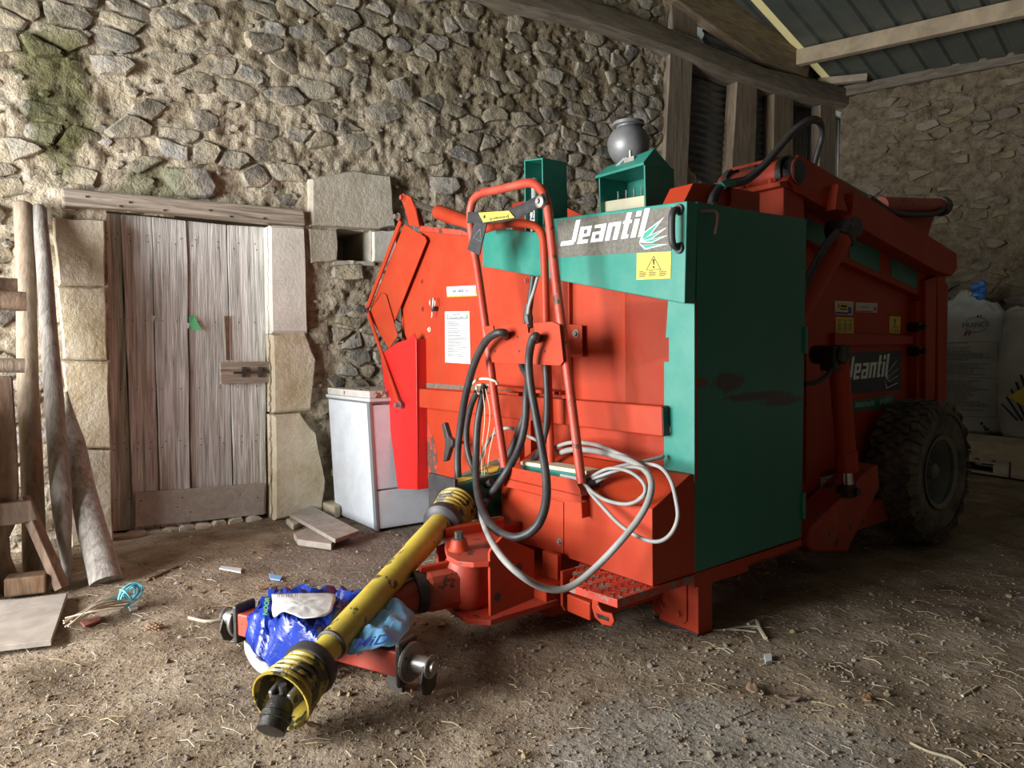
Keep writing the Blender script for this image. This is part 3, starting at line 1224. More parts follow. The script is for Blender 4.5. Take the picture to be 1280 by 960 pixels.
# cross beam
mb = MB()
q = [fu(513, 485, -.05), fu(827, 508, -.05), fu(828, 546, -.05), fu(513, 508, -.05)]
mb.prism(q, (.05, 0, 0))
beam = mb.build('cross_beam', M_red, mach, bevel=.006)
e0 = q[1]; e1 = q[2]
mb = MB(); mb.hexa([(-.046, e0.y - .001, e0.z - .006), (-.004, e0.y - .001, e0.z - .006), (-.004, e1.y - .001, e1.z + .006), (-.046, e1.y - .001, e1.z + .006)],
                   [(-.046, e0.y - .003, e0.z - .006), (-.004, e0.y - .003, e0.z - .006), (-.004, e1.y - .003, e1.z + .006), (-.046, e1.y - .003, e1.z + .006)])
mb.build('open_end', M_grease, beam)
# vertical stiffeners on the front panel
plate_u('stiffener', M_red, [(701, 345), (711, 347), (713, 600), (703, 600)], -.022, .022)
plate_u('stiffener', M_red, [(634, 490), (648, 491), (650, 600), (636, 600)], -.04, .04)
plate_u('stiffener', M_red, [(655, 492), (663, 492), (664, 600), (656, 600)], -.05, .05)
plate_u('ledge', M_red, [(604, 481), (700, 490), (700, 494), (604, 486)], -.09, .09)
plate_u('bracket', M_red, [(700, 405), (727, 406), (728, 447), (702, 446)], -.03, .006)
for x, y in ((658, 351), (659, 391), (527, 352), (528, 386)):
    bolt(fu(x, y, -.001), (-1, 0, 0), .011, .01, fp, M_redworn)
bolt(fu(720, 417, -.031), (-1, 0, 0), .013, .012)
bolt(fu(834, 537, -.008), (-1, 0, 0), .014, .012)
# split pin on its peg
mb = MB(); p = fu(543, 386, -.02)
mb.cyl(p + v3(.02, 0, 0), p + v3(-.015, 0, 0), .014, 12)
pin = mb.build('peg', M_darksteel, fp)
mb = MB(); mb.tube([p + v3(-.012, .03 * math.sin(t), .035 + .03 * math.cos(t)) for t in np.linspace(.4, 2 * math.pi - .4, 14)] + [p + v3(-.012, .012, -.05)], .0035, 6)
mb.build('clip_ring', M_steel, pin, smooth=True)
bolt(fu(537, 412, 0), (-1, 0, 0), .010, .01, fp, M_cream)
# wing knob
mb = MB()
p = fu(600, 553, -.02); q2 = fu(566, 553, -.11)
mb.cyl(fu(592, 553, 0), q2, .010, 10)
knob_rod = mb.build('clamp_screw', M_redworn, mach)
mb = MB()
c0 = q2
mb.prism([c0 + v3(-.005, a, b) for a, b in ((.03, .11), (.06, .10), (.035, .03), (.03, 0), (.035, -.04), (.055, -.11), (.02, -.10), (-.02, -.03), (-.05, -.01), (-.05, .02), (-.01, .035))], (-.03, 0, 0))
mb.build('wing_knob', M_rubber, knob_rod, bevel=.006)

# ------------------------------------------------------------------ stickers on the front panel
rng = random.Random(5)


def sticker_u(name, m, px, c, parent):
    return plate_u(name, m, px, c - .0022, .0016, parent, 0)


CW = -.004
st = sticker_u('instruction_sticker', M_white, [(556, 389.5), (586.5, 389), (588, 455), (556.5, 453)], 0, fp)
o0, ox, oy = fu(556.5, 453, -.0035), fu(588, 455, -.0035) - fu(556.5, 453, -.0035), fu(556, 389.5, -.0035) - fu(556.5, 453, -.0035)
bars_on('print', M_grey_ink, o0, ox, oy, print_rows(rng, .1, .92, [.79, .755, .725, .70, .665, .62, .585, .56, .525, .50, .465, .44, .41, .385, .335, .30, .27, .24, .21, .16, .13], .014, .95) + [(.07, .845, .93, .862), (.07, .16, .93, .164)], (0, 0, 0), st)
text_on('heading', 'Jeantil', o0 + ox * .3 + oy * .91, o0 + ox * .62 + oy * .915, o0 + ox * .3 + oy * .955, M_blue_ink, st, shear=.3)
text_on('print_title', 'ATTENTION A BIEN LIRE', o0 + ox * .08 + oy * .865, o0 + ox * .92 + oy * .868, o0 + ox * .08 + oy * .89, M_black_ink, st)
bars_on('print', M_lime_ink, o0, ox, oy, [(.10, .89, .14, .95), (.86, .89, .90, .95)], (0, 0, 0), st)
st = sticker_u('dealer_sticker', M_white, [(558, 358.5), (598, 356.5), (599, 370), (559, 371.5)], 0, fp)
o0, ox, oy = fu(559, 371.5, -.0035), fu(599, 370, -.0035) - fu(559, 371.5, -.0035), fu(558, 358.5, -.0035) - fu(559, 371.5, -.0035)
text_on('print', 'SARL DuBOIL H.A.', o0 + ox * .18 + oy * .42, o0 + ox * .68 + oy * .42, o0 + ox * .18 + oy * .68, M_blue_ink, st)
bars_on('colour_band', M_orange_ink, o0, ox, oy, [(0, 0, 1, .13), (.88, .13, .98, .7)], (0, 0, 0), st)

# ------------------------------------------------------------------ green corner, door and cover
plate_u('corner_panel', M_green, [(836, 360), (868, 370), (868, 604), (830, 604), (830, 452), (836, 452), (836, 422), (832, 422)], -.006, .006, mach, .001)
SCR = [patch((.23, 0, .995), (.10, 1, .04), (.05, .03, .02), .95, 22), patch((.42, 0, .93), (.24, 1, .018), (.05, .03, .02), .9, 30), patch((.6, 0, .90), (.16, 1, .02), (.06, .03, .02), .9, 26), patch((.03, 0, 1.0), (.07, 1, .02), (.12, .05, .02), .9, 24)]
M_door = mat('scratched_shaded_teal', [(.010, .155, .12), (.014, .185, .14)], 3, .38, bump=.03, chips=((.45, .5, .45), .80, 40), extra=SCR)  # same teal paint as the cover, darkened to carry this side's shade
dr = MB()
dr.prism([fv(867.5, 717, 0), fv(1002, 672, 0), fv(1008.5, 274, 0), fv(871.5, 252, 0)], (0, .03, 0))
sdoor = dr.build('side_door', M_door, mach, bevel=.004)
box('door_hinge', M_green, (.755, -.012, 1.10), (.775, .01, 1.22), sdoor)
box('door_hinge', M_green, (.745, -.012, .36), (.765, .01, .48), sdoor)
p = fv(880, 264, -.005)
mb = MB(); mb.tube(spline([p + v3(-.02, .02, .0), p + v3(0, -.01, 0), p + v3(.045, -.02, .0), p + v3(.05, -.022, -.03), p + v3(.035, -.022, -.085)], 5), .006, 8)
mb.build('latch_hook', mat('pinkish_worn_iron', [(.4, .2, .16), (.3, .18, .15)], 20, .6, bump=.1), sdoor, smooth=True)
# housing behind the door
mb = MB(); mb.boxmm((0.0, .03, .26), (.74, VR - .005, 1.66))
mb.build('side_housing', M_red, mach, bevel=.003)
mb = MB(); mb.prism([fv(868, 717, .012), fv(1002, 674, .012), fv(1002, 682, .012), fv(935, 706, .012), fv(935, 714, .012), fv(918, 720, .012), fv(868, 735, .012)], (0, .02, 0))
mb.build('door_sill', M_red, mach, bevel=.002)

cover_px = [(603, 284), (668, 290), (687, 274), (858.5, 251), (855.5, 379.5), (690, 349), (603, 333)]
cover = plate_u('top_cover', M_green, cover_px, -.065, .063, mach, .004)
pl = plate_u('name_plate', M_grey_plate, [(697, 276), (839, 258.5), (839, 313), (696, 322)], -.0675, .0025, cover, 0)
LOG = -.0685


def Lp(x, y): return fu(x, y, LOG)


# lettering drawn as outlines: each letter a heavy slanted stroke shape
def glyphs(bl, br, tl, m, parent, name='lettering'):
    """heavy italic word in 0..W x 0..1 cells; built from slanted bars"""
    P = []
    S = .30

    def par(x0, y0, x1, y1):
        P.append([(x0 + S * y0, y0), (x1 + S * y0, y0), (x1 + S * y1, y1), (x0 + S * y1, y1)])
    k = .235
    # J
    par(.62, 0.12, .62 + k, 1.02); P.append([(.0, 0.0), (.74, 0.0), (.62 + k + S * .2, .2), (.0 + S * .18, .18)])
    x = .98
    # e
    par(x, 0, x + k, .70); par(x, 0, x + .58, .15); par(x, .57, x + .62, .70); par(x + .42, .30, x + .62, .70); par(x + .2, .28, x + .62, .40)
    x += .74
    # a
    par(x + .05, .57, x + .62, .70); par(x + .42, 0, x + .42 + k, .70); par(x, 0, x + .62, .13); par(x, 0, x + .2, .42); par(x, .30, x + .5, .42)
    x += .77
    # n
    par(x, 0, x + k, .70); par(x + .2, .55, x + .62, .70); par(x + .40, 0, x + .40 + k, .66)
    x += .76
    # t
    par(x + .06, 0, x + .06 + k, 1.0); par(x - .02, .58, x + .40, .70); par(x + .1, 0, x + .40, .14)
    x += .53
    # i
    par(x, 0, x + k, .70); par(x, .80, x + k, 1.0)
    x += .36
    # l
    par(x, 0, x + k, 1.05)
    x += k
    Wd = x + S * 1.0
    bl, br, tl = v3(*bl), v3(*br), v3(*tl)
    mb = MB()
    for i, q in enumerate(P):
        pts = [bl + (br - bl) * (a / Wd) + (tl - bl) * b for a, b in q]
        pts = [p_ + MF_lift * (.00002 * i) for p_ in pts]
        mb.add(pts, [(0, 1, 2, 3)])
    return mb.build(name, m, parent)


MF_lift = v3(-1, 0, 0)
glyphs(Lp(700.5, 307.5), Lp(812, 294.5), Lp(700.5, 279), M_white_ink, pl)


def leaf_emblem(m_line, m_fill, root, tips, lift, parent, w=.5):
    for i, (tip, base_a, base_b) in enumerate(tips):
        a, b, c, r0 = v3(*tip), v3(*base_a), v3(*base_b), v3(*root)
        mb = MB(); mb.add([r0, b, a, c], [(0, 1, 2, 3)])
        o = mb.build('leaf', m_line, parent)
        cen = (a + b + c + r0) / 4
        mb = MB(); mb.add([cen + (q - cen) * .72 + v3(*lift) for q in (r0, b, a, c)], [(0, 1, 2, 3)])
        mb.build('leaf_fill', m_fill, o)


leaf_emblem(M_white_ink, M_green_ink, Lp(799, 303),
            [(Lp(830, 271.5), Lp(803, 292), Lp(812, 295)), (Lp(834, 284), Lp(806, 297), Lp(814, 299)), (Lp(834.5, 294), Lp(806, 301), Lp(815, 303.5)), (Lp(835, 305), Lp(800, 306), Lp(806, 312))], (-.0006, 0, 0), pl)
ws_ = plate_u('warning_sticker', M_yellow, [(796, 316.3), (838.8, 314.5), (838.2, 348), (795.6, 349.8)], -.0675, .0025, cover, 0)
mb = MB()
A, B, Cc = Lp(817, 319.5), Lp(826.5, 337), Lp(807.5, 337.6)
cen = (A + B + Cc) / 3
for i in range(3):
    q = [A, B, Cc]
    a, b = q[i], q[(i + 1) % 3]
    mb.add([a, b, cen + (b - cen) * .86, cen + (a - cen) * .86], [(0, 1, 2, 3)])
mb.add([Lp(815.6, 324), Lp(818.4, 324), Lp(817.6, 331), Lp(816.4, 331)], [(0, 1, 2, 3)])
mb.add([Lp(815.8, 332.5), Lp(818.2, 332.5), Lp(818.2, 335), Lp(815.8, 335)], [(0, 1, 2, 3)])
mb.build('warning_triangle', M_black_ink, ws_)
o0, ox, oy = Lp(795.6, 349.8), Lp(838.2, 348) - Lp(795.6, 349.8), Lp(796, 316.3) - Lp(795.6, 349.8)
bars_on('print', M_black_ink, o0, ox, oy, [(x + .0, y, x + .22 * f, y + .025) for x in (.08, .37, .67) for y, f in ((.29, .6), (.24, 1), (.195, .9), (.15, 1), (.105, .8))], (0, 0, 0), ws_)
hp = [Lp(849, 262), Lp(849, 310)]
mb = MB(); mb.tube(spline([hp[0] + v3(.002, 0, 0), hp[0] + v3(-.035, 0, -.012), hp[0].lerp(hp[1], .5) + v3(-.042, 0, 0), hp[1] + v3(-.035, 0, .012), hp[1] + v3(.002, 0, 0)], 6), .013, 10)
for p in hp:
    mb.lathe(p + v3(.002, 0, 0), (-1, 0, 0), [(0, .022), (.01, .02)], 12)
mb.build('handle', M_rubber, cover, smooth=True)

# ------------------------------------------------------------------ top gear: green boxes, lamp, red ridge, hoses
# tall narrow green box, open to the front
UB = .12


def open_box(name, px, c, depth, m, parent=mach, t=.008):
    """px: outer front outline tl, tr, br, bl; open front"""
    P = [fu(x, y, c) for x, y in px]
    cen = sum(P, v3(0, 0, 0)) / 4
    I = []
    for q in P:
        d = cen - q
        I.append(q + v3(0, math.copysign(t, d.y), math.copysign(t, d.z)))
    mb = MB()
    for i in range(4):
        a, b = i, (i + 1) % 4
        mb.hexa([P[a], P[b], I[b], I[a]], [q + v3(depth, 0, 0) for q in (P[a], P[b], I[b], I[a])])
    mb.hexa([q + v3(depth - t, 0, 0) for q in P], [q + v3(depth, 0, 0) for q in P])
    return mb.build(name, m, parent, bevel=.002)


g1 = open_box('valve_box', [(655, 200), (678, 197), (680, 300), (656, 300)], UB, .16, M_green)
p = fu(666, 224, UB + .06)
mb = MB(); mb.cyl(p, p + v3(0, 0, -.26), .024, 14); mb.cyl(p, p + v3(0, 0, .02), .012, 10)
cy = mb.build('white_cylinder', M_white, g1, smooth=True)
mb = MB(); mb.cyl(p + v3(0, 0, -.30), p + v3(0, 0, -.25), .030, 14)
mb.build('collar', M_steel, cy, smooth=True)
mb = MB(); mb.tube(spline([p + v3(0, 0, .02), p + v3(0, .02, .05), p + v3(0, .05, .045), p + v3(.02, .055, 0)], 5), .005, 6)
mb.build('wire_loop', M_grey_cable, cy, smooth=True)
a = fu(661.5, 272, UB + .03)
mb = MB(); mb.boxmm((a.x - .004, a.y - .05, a.z - .03), (a.x - .001, a.y + .01, a.z + .04)); tg = mb.build('number_tag', M_white, g1)
text_on('lettering', '32', a + v3(-.0055, .005, -.015), a + v3(-.0055, -.045, -.015), a + v3(-.0055, .005, .03), M_black_ink, tg)
UB2 = .16
g2 = open_box('socket_box', [(748, 220), (806, 203), (808, 300), (750, 300)], UB2, .19, M_green)
P0 = [fu(747, 220, UB2 - .0), fu(806, 203, UB2 - .0)]
mb = MB()
a, b = P0
mb.hexa([a + v3(-.01, .004, -.0), b + v3(-.01, -.002, -.0), b + v3(.06, -.002, .07), a + v3(.06, .004, .05)],
        [a + v3(-.01, .004, -.012), b + v3(-.01, -.002, -.012), b + v3(.19, -.002, -.012), a + v3(.19, .004, -.012)])
mb.build('sloping_hood', M_green, g2, bevel=.002)
plate_u('cream_panel', M_cream, [(755, 252), (805, 244), (806, 300), (755, 300)], UB2 + .03, .03, g2)
mb = MB()
for x in (773, 783, 793, 802):
    p = fu(x, 252 - (x - 755) * .16, UB2 + .05); mb.cyl(p, p + v3(0, 0, .035), .004, 6)
mb.build('terminal_pins', M_steel, g2)
# round grey work lamp
p = fu(786, 184, UB2 + .12)
ax = v3(-.2, .35, .05)
mb = MB()
mb.lathe(p + v3(0, .09, 0), (0, -1, .12), [(0, .03), (.012, .055), (.03, .078), (.06, .092), (.10, .095), (.14, .085), (.165, .06), (.18, .03)], 26)
lamp = mb.build('round_motor', M_lampgrey, mach, smooth=True, angle=60)
t = p + v3(0, 0, .075)
mb = MB(); mb.lathe(t, (0, 0, 1), [(0, .055), (.02, .055), (.022, .072), (.036, .072), (.04, .06)], 24)
mb.build('motor_cap', M_lampgrey, lamp, smooth=True, angle=40)
mb = MB()
k0 = fu(790, 203, UB2 + .04)
mb.boxmm(k0 + v3(-.02, -.03, -.03), k0 + v3(.02, .03, .02))
mb.cyl(k0 + v3(-.005, .045, 0), k0 + v3(-.005, -.045, 0), .009, 8)
mb.cyl(k0 + v3(-.01, 0, 0), k0 + v3(-.01, 0, .05), .008, 8)
mb.build('motor_clamp', M_steel, lamp)
mb = MB()
for d in (0, .014):
    mb.tube(spline([k0 + v3(0, .035 + d, .03), k0 + v3(-.02, .06 + d, 0), k0 + v3(-.03, .08 + d, -.03)], 5), .0025, 5)
mb.build('thin_wire', M_white, lamp)

# red ridge between the boxes, top rails of the trough
plate_u('rear_ridge', M_red, [(676, 258), (700, 256), (742, 275), (742, 300), (676, 300)], .55, .02)
plate_u('rear_ridge', M_red, [(640, 254), (662, 250), (662, 300), (640, 300)], .5, .02)
plate_v('hood_wedge', M_red, [(850, 262), (866, 229), (892, 229), (940, 258), (940, 285), (850, 280)], .16, .12)
box('top_rail', M_red, (.0, VL - .03, 1.64), (UE, VL + .03, 1.70))

# ------------------------------------------------------------------ left wing: side shield with arm links and ram
UWg = -.03
wing_up = plate_u('shield_plate', M_red, [(505, 280), (531, 296), (533, 301), (492, 404), (484, 380), (476, 366), (462, 388)], UWg, .008)
plate_u('shield_plate', M_red, [(478, 366), (482, 368), (497, 420), (486, 436), (463, 398), (461, 390)], UWg - .012, .008)
low = MB()
lo_px = [(497, 428), (510, 424), (517, 416), (520, 424), (522, 612), (497, 611), (479, 470), (476, 448), (480, 440)]
mb = MB(); mb.prism([fu(x, y, -.07) for x, y in lo_px], (.008, 0, 0))
ls = mb.build('lower_shield', M_red2, mach, bevel=.003)
mb = MB()
a, b = fu(519, 424, -.07), fu(522, 612, -.07)
mb.hexa([a, b, b + v3(.07, -.01, 0), a + v3(.07, -.004, 0)], [a + v3(0, .006, 0), b + v3(0, .006, 0), b + v3(.07, -.004, 0), a + v3(.07, .002, 0)])
mb.build('shield_flange', M_red2, ls)
mb = MB(); mb.bar(fu(501, 276, -.05), fu(458, 388, -.05), .035, .014, (1, 0, 0))
arm = mb.build('upper_arm', M_red, mach, bevel=.003)
mb = MB(); mb.bar(fu(459, 388, -.06), fu(499, 506, -.095), .03, .012, (1, 0, 0))
mb.build('lower_arm', M_red, mach, bevel=.003)
bolt(fu(498, 271, -.06), (-1, 0, 0), .016, .03); bolt(fu(458, 388, -.07), (-1, 0, 0), .013, .02, m=M_darksteel); bolt(fu(499, 506, -.1), (-1, 0, 0), .016, .03)
plate_u('ram_clevis', M_red, [(501, 248), (506, 243), (513, 246), (519, 262), (524, 284), (511, 282), (506, 262)], -.03, .012)
plate_u('ram_clevis', M_red, [(509, 250), (519, 248), (529, 281), (524, 285)], .02, .012)
bolt(fu(504, 247, -.032), (-1, 0, 0), .016, .02, m=M_redworn)
mb = MB(); mb.cyl(fu(512, 252, 0), fu(550, 266, 0), .020, 14)
rod = mb.build('ram_rod', M_chrome, mach, smooth=True)
mb = MB(); mb.cyl(fu(548, 265, 0), fu(645, 302, 0), .042, 18)
mb.build('ram_barrel', M_red, mach, smooth=True, angle=50)
tubeobj('ram_hose', M_rubber, spline([fu(563, 279, -.01), fu(580, 285, -.02), fu(605, 296, -.02)], 5), .016)
plate_u('shield_edge_bar', M_redworn, [(524, 282), (604, 290), (604, 297), (524, 289)], -.02, .12)

# ------------------------------------------------------------------ step box in front
UF = -.24
box_prof = [(UF, .27), (UF, .555), (-.03, .655), (0, .655), (0, .27)]
mb = MB(); mb.prism([(a, -.006, b) for a, b in box_prof], (0, .93, 0))
sbox = mb.build('step_box', M_red, mach, bevel=.003)
plate_u('access_plate', M_red, [(627, 606), (704, 628), (704, 693), (627, 672)], UF - .005, .005, sbox, .001)
for x, y in ((700, 677), (627, 575)):
    bolt(fu(x, y, UF - .006), (-1, 0, 0), .010, .012, sbox)
bolt(fu(623, 634, UF - .006), (-1, 0, 0), .010, .012, sbox, M_darksteel)
mb = MB(); p = fw(854, 607, .64)
mb.cyl((-.035, .09, .647), (-.035, .09, .6535), .006, 8); mb.build('hole', M_black_ink, sbox)
# bare worn disc and tape on the lid
# tray with lip
lip = [fu(629, 582, -.285), fu(718, 600, -.285), fu(725, 612, -.285), fu(727, 629, -.285), fu(630, 608, -.285)]
mb = MB(); mb.prism(lip, (.006, 0, 0))
tray = mb.build('tray_lip', M_red, mach, bevel=.002)
mb = MB(); mb.boxmm((-.285, lip[3].y, .556), (-.01, lip[0].y, .562)); mb.build('tray_floor', M_red, tray)
mb = MB(); mb.prism([fv(727, 629, lip[3].y) , fv(728, 648, lip[3].y), fv(757, 640, lip[3].y), fv(757, 622, lip[3].y)], (0, .006, 0))
mb.build('tray_bracket', M_red, tray)
# ------------------------------------------------------------------ hose carrier: bent tube frame, plate, strap
UH = -.27
fr = [(631, 584), (620, 510), (609, 425), (598, 345), (590, 295), (588, 270), (589, 258), (593, 248), (603, 241), (618, 238), (640, 233), (658, 229), (668, 230), (677, 238), (682, 250), (686, 270), (696, 360), (709, 460), (727, 604)]
tubeobj('carrier_frame', M_redworn, spline([fu(x, y, UH) for x, y in fr], 5), .0195)
fr2 = [(606, 287), (620, 283), (645, 279), (664, 281), (674, 287), (679, 300), (681, 340), (683, 420), (686, 500), (689, 590)]
tubeobj('rear_tube', M_red, spline([fu(x, y, -.13) for x, y in fr2], 5), .0185)
pl_px = [(604, 408), (616, 407), (617.5, 416), (626, 417), (626, 407), (659, 405), (660, 416), (668, 416), (667, 404), (690, 402), (699, 406), (704, 452), (700, 457), (615, 453)]
hp_ = plate_u('hose_plate', M_red, pl_px, UH - .03, .008, mach, .001)
mb = MB()
for x, y in ((647, 421), (678, 421), (619, 439), (649, 439), (681, 439)):
    p = fu(x, y, UH - .0305); mb.lathe(p + v3(.001, 0, 0), (-1, 0, 0), [(0, .006), (.001, .006)], 10)
mb.build('holes', M_black_ink, hp_)
# strap
sp = [(585, 265, 584, 279), (600, 265, 602, 279), (625, 264, 625, 278), (645, 258, 648, 273), (665, 248, 668, 262), (682, 240, 684, 255)]
vs = []
for k, (a, b, c, d) in enumerate(sp):
    bow = UH - .02 - .02 * math.sin(k / 5 * math.pi)
    vs += [fu(a, b, bow), fu(c, d, bow)]
mb = MB(); mb.add(vs, [(2 * i, 2 * i + 1, 2 * i + 3, 2 * i + 2) for i in range(5)])
strap = mb.build('strap', M_strap, mach, smooth=True, angle=180)
sm = strap.modifiers.new('thickness', 'SOLIDIFY'); sm.thickness = .004
mb = MB(); mb.prism([fu(593, 278, UH - .03), fu(608, 279, UH - .03), fu(599, 319, UH - .03), fu(584, 312, UH - .03)], (.006, 0, 0))
tl_ = mb.build('strap_tail', M_strap, strap, bevel=.001)
mb = MB()
st_ = [fu(600, 286, UH - .0312), fu(601.5, 302, UH - .0312), fu(591.5, 297, UH - .0312)]
mb.tube([st_[0], st_[1], st_[2], st_[0]], .0008, 4); mb.build('stitching', M_white, tl_)
tag_q = [fu(598, 266, UH - .046), fu(636, 263.5, UH - .046), fu(643, 272, UH - .046), fu(604, 278, UH - .046)]
mb = MB(); mb.prism(tag_q, (.003, 0, 0)); tgo = mb.build('strap_label', M_yellow, strap)
# the maker's word on the strap label stands upside down
a0, a1, b0 = fu(636, 268.0, UH - .047), fu(611.5, 271.5, UH - .047), fu(637.5, 272.5, UH - .047)
text_on('lettering', 'Jonnard', a0, a1, b0, M_black_ink, tgo, bold=.03)
mb = MB(); p = fu(605.5, 271, UH - .047); mb.lathe(p, (-1, 0, 0), [(0, .008), (.0005, .008)], 10); mb.build('emblem', M_black_ink, tgo)
p = fu(675, 252, UH - .03)
mb = MB(); mb.lathe(p + v3(.02, 0, 0), (-1, 0, 0), [(0, .026), (.025, .026), (.028, .022), (.029, .012)], 20); mb.cyl(p, p + v3(-.018, 0, 0), .011, 6)
mb.build('strap_bolt', M_steel, strap, smooth=True, angle=40)

# hoses
H1 = [(633, 421), (630, 416), (620, 417), (607, 427), (594, 452), (583, 490), (576, 530), (572, 570), (574, 605), (582, 626), (594, 633), (606, 628), (618, 612), (633, 590), (648, 562), (656, 530), (658, 495), (661, 470), (660, 445)]
dep = [0, -.05, -.07, -.06, -.05, -.04, -.03, -.03, -.04, -.05, -.05, -.04, -.02, 0, .06, .1, .12, .1, .06]
tubeobj('black_hose', M_rubber, spline([fu(x, y, UH - .03 + d) for (x, y), d in zip(H1, dep)], 7), .0175)
H2 = [(670, 426), (670, 420), (665, 426), (661, 450), (663, 480), (670, 520), (678, 565), (683, 600), (682, 630), (673, 655), (656, 669), (637, 671), (618, 660), (604, 640), (596, 610), (595, 570), (597, 530), (602, 500), (606, 480)]
dep = [.01, -.05, -.06, -.05, -.05, -.06, -.08, -.11, -.15, -.19, -.22, -.24, -.22, -.16, -.08, 0, .03, .05, .06]
tubeobj('black_hose', M_rubber, spline([fu(x, y, UH - .03 + d) for (x, y), d in zip(H2, dep)], 7), .0175)
H3 = [(667, 345), (663, 375), (660, 400), (656, 430), (652, 455), (662, 480), (655, 520), (640, 560), (625, 590), (612, 610), (600, 600), (586, 570), (583, 540), (588, 510), (596, 490)]
dep = [.2, .2, .19, .18, .17, .14, .13, .12, .1, .08, .07, .07, .07, .07, .07]
tubeobj('black_hose', M_rubber, spline([fu(x, y, UH - .03 + d) for (x, y), d in zip(H3, dep)], 7), .0155)
H4 = [(682, 455), (684, 500), (682, 540), (674, 565), (660, 580), (645, 592)]
tubeobj('black_hose', M_rubber, spline([fu(x, y, -.15) for x, y in H4], 6), .015)
mb = MB()
pts = [fu(661, 385, -.115), fu(655, 400, -.12), fu(662, 402, -.12), fu(660, 412, -.12)]
mb.tube(spline([fu(660, 380, -.12), fu(660, 395, -.12), fu(662, 410, -.12)], 4), [.012, .014, .017, .02, .022, .023, .02, .018, .017], 8)
mb.build('tape_wrap', M_rubber, mach, smooth=True)
tubeobj('pale_cable', M_grey_cable, spline([fu(672, 347, -.12), fu(667, 365, -.14), fu(662, 380, -.145), (fu(660, 392, -.14))], 5), .008)
# twine tie and hanging ends
mb = MB()
mb.tube(spline([fu(590, 480, -.26), fu(598, 474, -.3), fu(612, 474, -.3), fu(622, 479, -.27), fu(610, 481, -.24), fu(596, 482, -.25), fu(598, 492, -.29)], 6), .006, 7)
for dx in (0, 4, 9):
    mb.tube(spline([fu(603 + dx, 486, -.26), fu(606 + dx * 1.6, 520, -.27 + dx * .004), fu(602 + dx, 570, -.26), fu(604 + dx * .5, 615, -.27)], 6), .0022, 5)
mb.build('twine_tie', M_twine, mach, smooth=True)
mb = MB()
for x, y in ((599, 604), (612, 605)):
    p = fu(x, y, -.31); mb.tube([p + v3(0, .025, -.01), p + v3(-.0, -.02, .012)], .017, 10)
mb.build('hose_ties', M_rubber, mach)
tubeobj('pale_cable', M_grey_cable, spline([fu(606, 620, -.3), fu(597, 600, -.27), fu(600, 575, -.2), fu(615, 545, -.2), fu(636, 535, -.2), fu(660, 545, -.14), fu(690, 560, -.1), fu(700, 566, -.08)], 6), .008)
# cable sweeping below the box
CB = [(598, 630, -.36), (603, 650, -.46), (612, 672, -.60), (628, 697, -.73), (650, 718, -.72), (675, 733, -.65), (700, 737, -.58), (722, 728, -.52), (750, 704, -.45), (778, 674, -.39), (800, 646, -.33), (812, 622, -.28), (814, 602, -.23), (806, 588, -.19), (790, 577, -.17), (770, 570, -.14), (740, 563, -.11), (715, 562, -.1), (700, 566, -.08)]
tubeobj('grey_cable', M_grey_cable, spline([fu(x, y, u) for x, y, u in CB], 6), .0125)

# ------------------------------------------------------------------ shaft guard and gearbox
mb = MB()
a = [fu(536, 606, -.42), fu(598, 596, -.30), fu(626, 597, -.22), fu(560, 612, -.34)]
gq = [(-.50, 1.10), (-.50, .82), (-.02, .84), (-.02, 1.30)]
g0 = MB()
# sloped box: top sheet, right cheek
top = [(-.47, 1.17, .50), (-.47, .96, .53), (-.0, .96, .585), (-.0, 1.30, .56)]
bot = [(-.47, 1.15, .36), (-.47, .97, .36), (0, .96, .34), (0, 1.30, .34)]
g0.hexa(top, bot)
guard = g0.build('shaft_guard', M_green, mach, bevel=.006)
def gt(a, b): 
    p = v3(*top[0]).lerp(v3(*top[1]), a).lerp(v3(*top[3]).lerp(v3(*top[2]), a), b); return p + v3(-.0, 0, .0025)
mb = MB(); mb.add([gt(.2, .1), gt(.85, .1), gt(.85, .3), gt(.2, .3)], [(0, 1, 2, 3)]); mb.add([gt(.2, .5), gt(.85, .5), gt(.85, .75), gt(.2, .75)], [(0, 1, 2, 3)])
mb.build('yellow_sticker', M_yellow, guard)
mb = MB(); mb.boxmm((-.475, .955, .30), (-.455, 1.19, .56)); mb.build('guard_mouth', M_rubber, guard, bevel=.004)

# ------------------------------------------------------------------ hitch mount, underframe
PV = v3(-.66, .585, 0)
mb = MB()
mb.prism([fw(x, y, .34) for x, y in ((557, 668), (556, 690), (559, 701), (572, 708), (592, 710), (612, 709), (628, 669))], (0, 0, .02))
hm = mb.build('hitch_top_plate', M_redworn, mach, bevel=.004)
mb = MB(); mb.prism([fw(557, 668, .36), fw(557, 672, .36), fw(630, 660, .36), fw(630, 655, .36)], (0, 0, .035)); mb.build('plate_upstand', M_red, hm)
p = fw(574, 687, .36)
mb = MB(); mb.lathe((p.x, p.y, .36), (0, 0, 1), [(0, .045), (.010, .038), (.038, .030), (.042, .030)], 18); mb.build('bolt_boss', M_red, hm, smooth=True, angle=40)
bolt((p.x, p.y, .402), (0, 0, 1), .017, .030, hm, M_darksteel)
mb = MB(); mb.prism([(-.74, .46, .115), (-.68, .395, .115), (-.35, .395, .115), (-.35, .76, .115), (-.72, .72, .115)], (0, 0, .02)); mb.build('hitch_bottom_plate', M_redworn, mach)
mb = MB(); mb.prism([fv(612, 691, .385), fv(615, 685, .385), fv(628, 671, .385), fv(645, 678, .385), fv(668, 688, .385), fv(668, 748, .385), fv(613, 771, .385)], (0, .014, 0))
ck = mb.build('hitch_cheek', M_red, mach, bevel=.003)
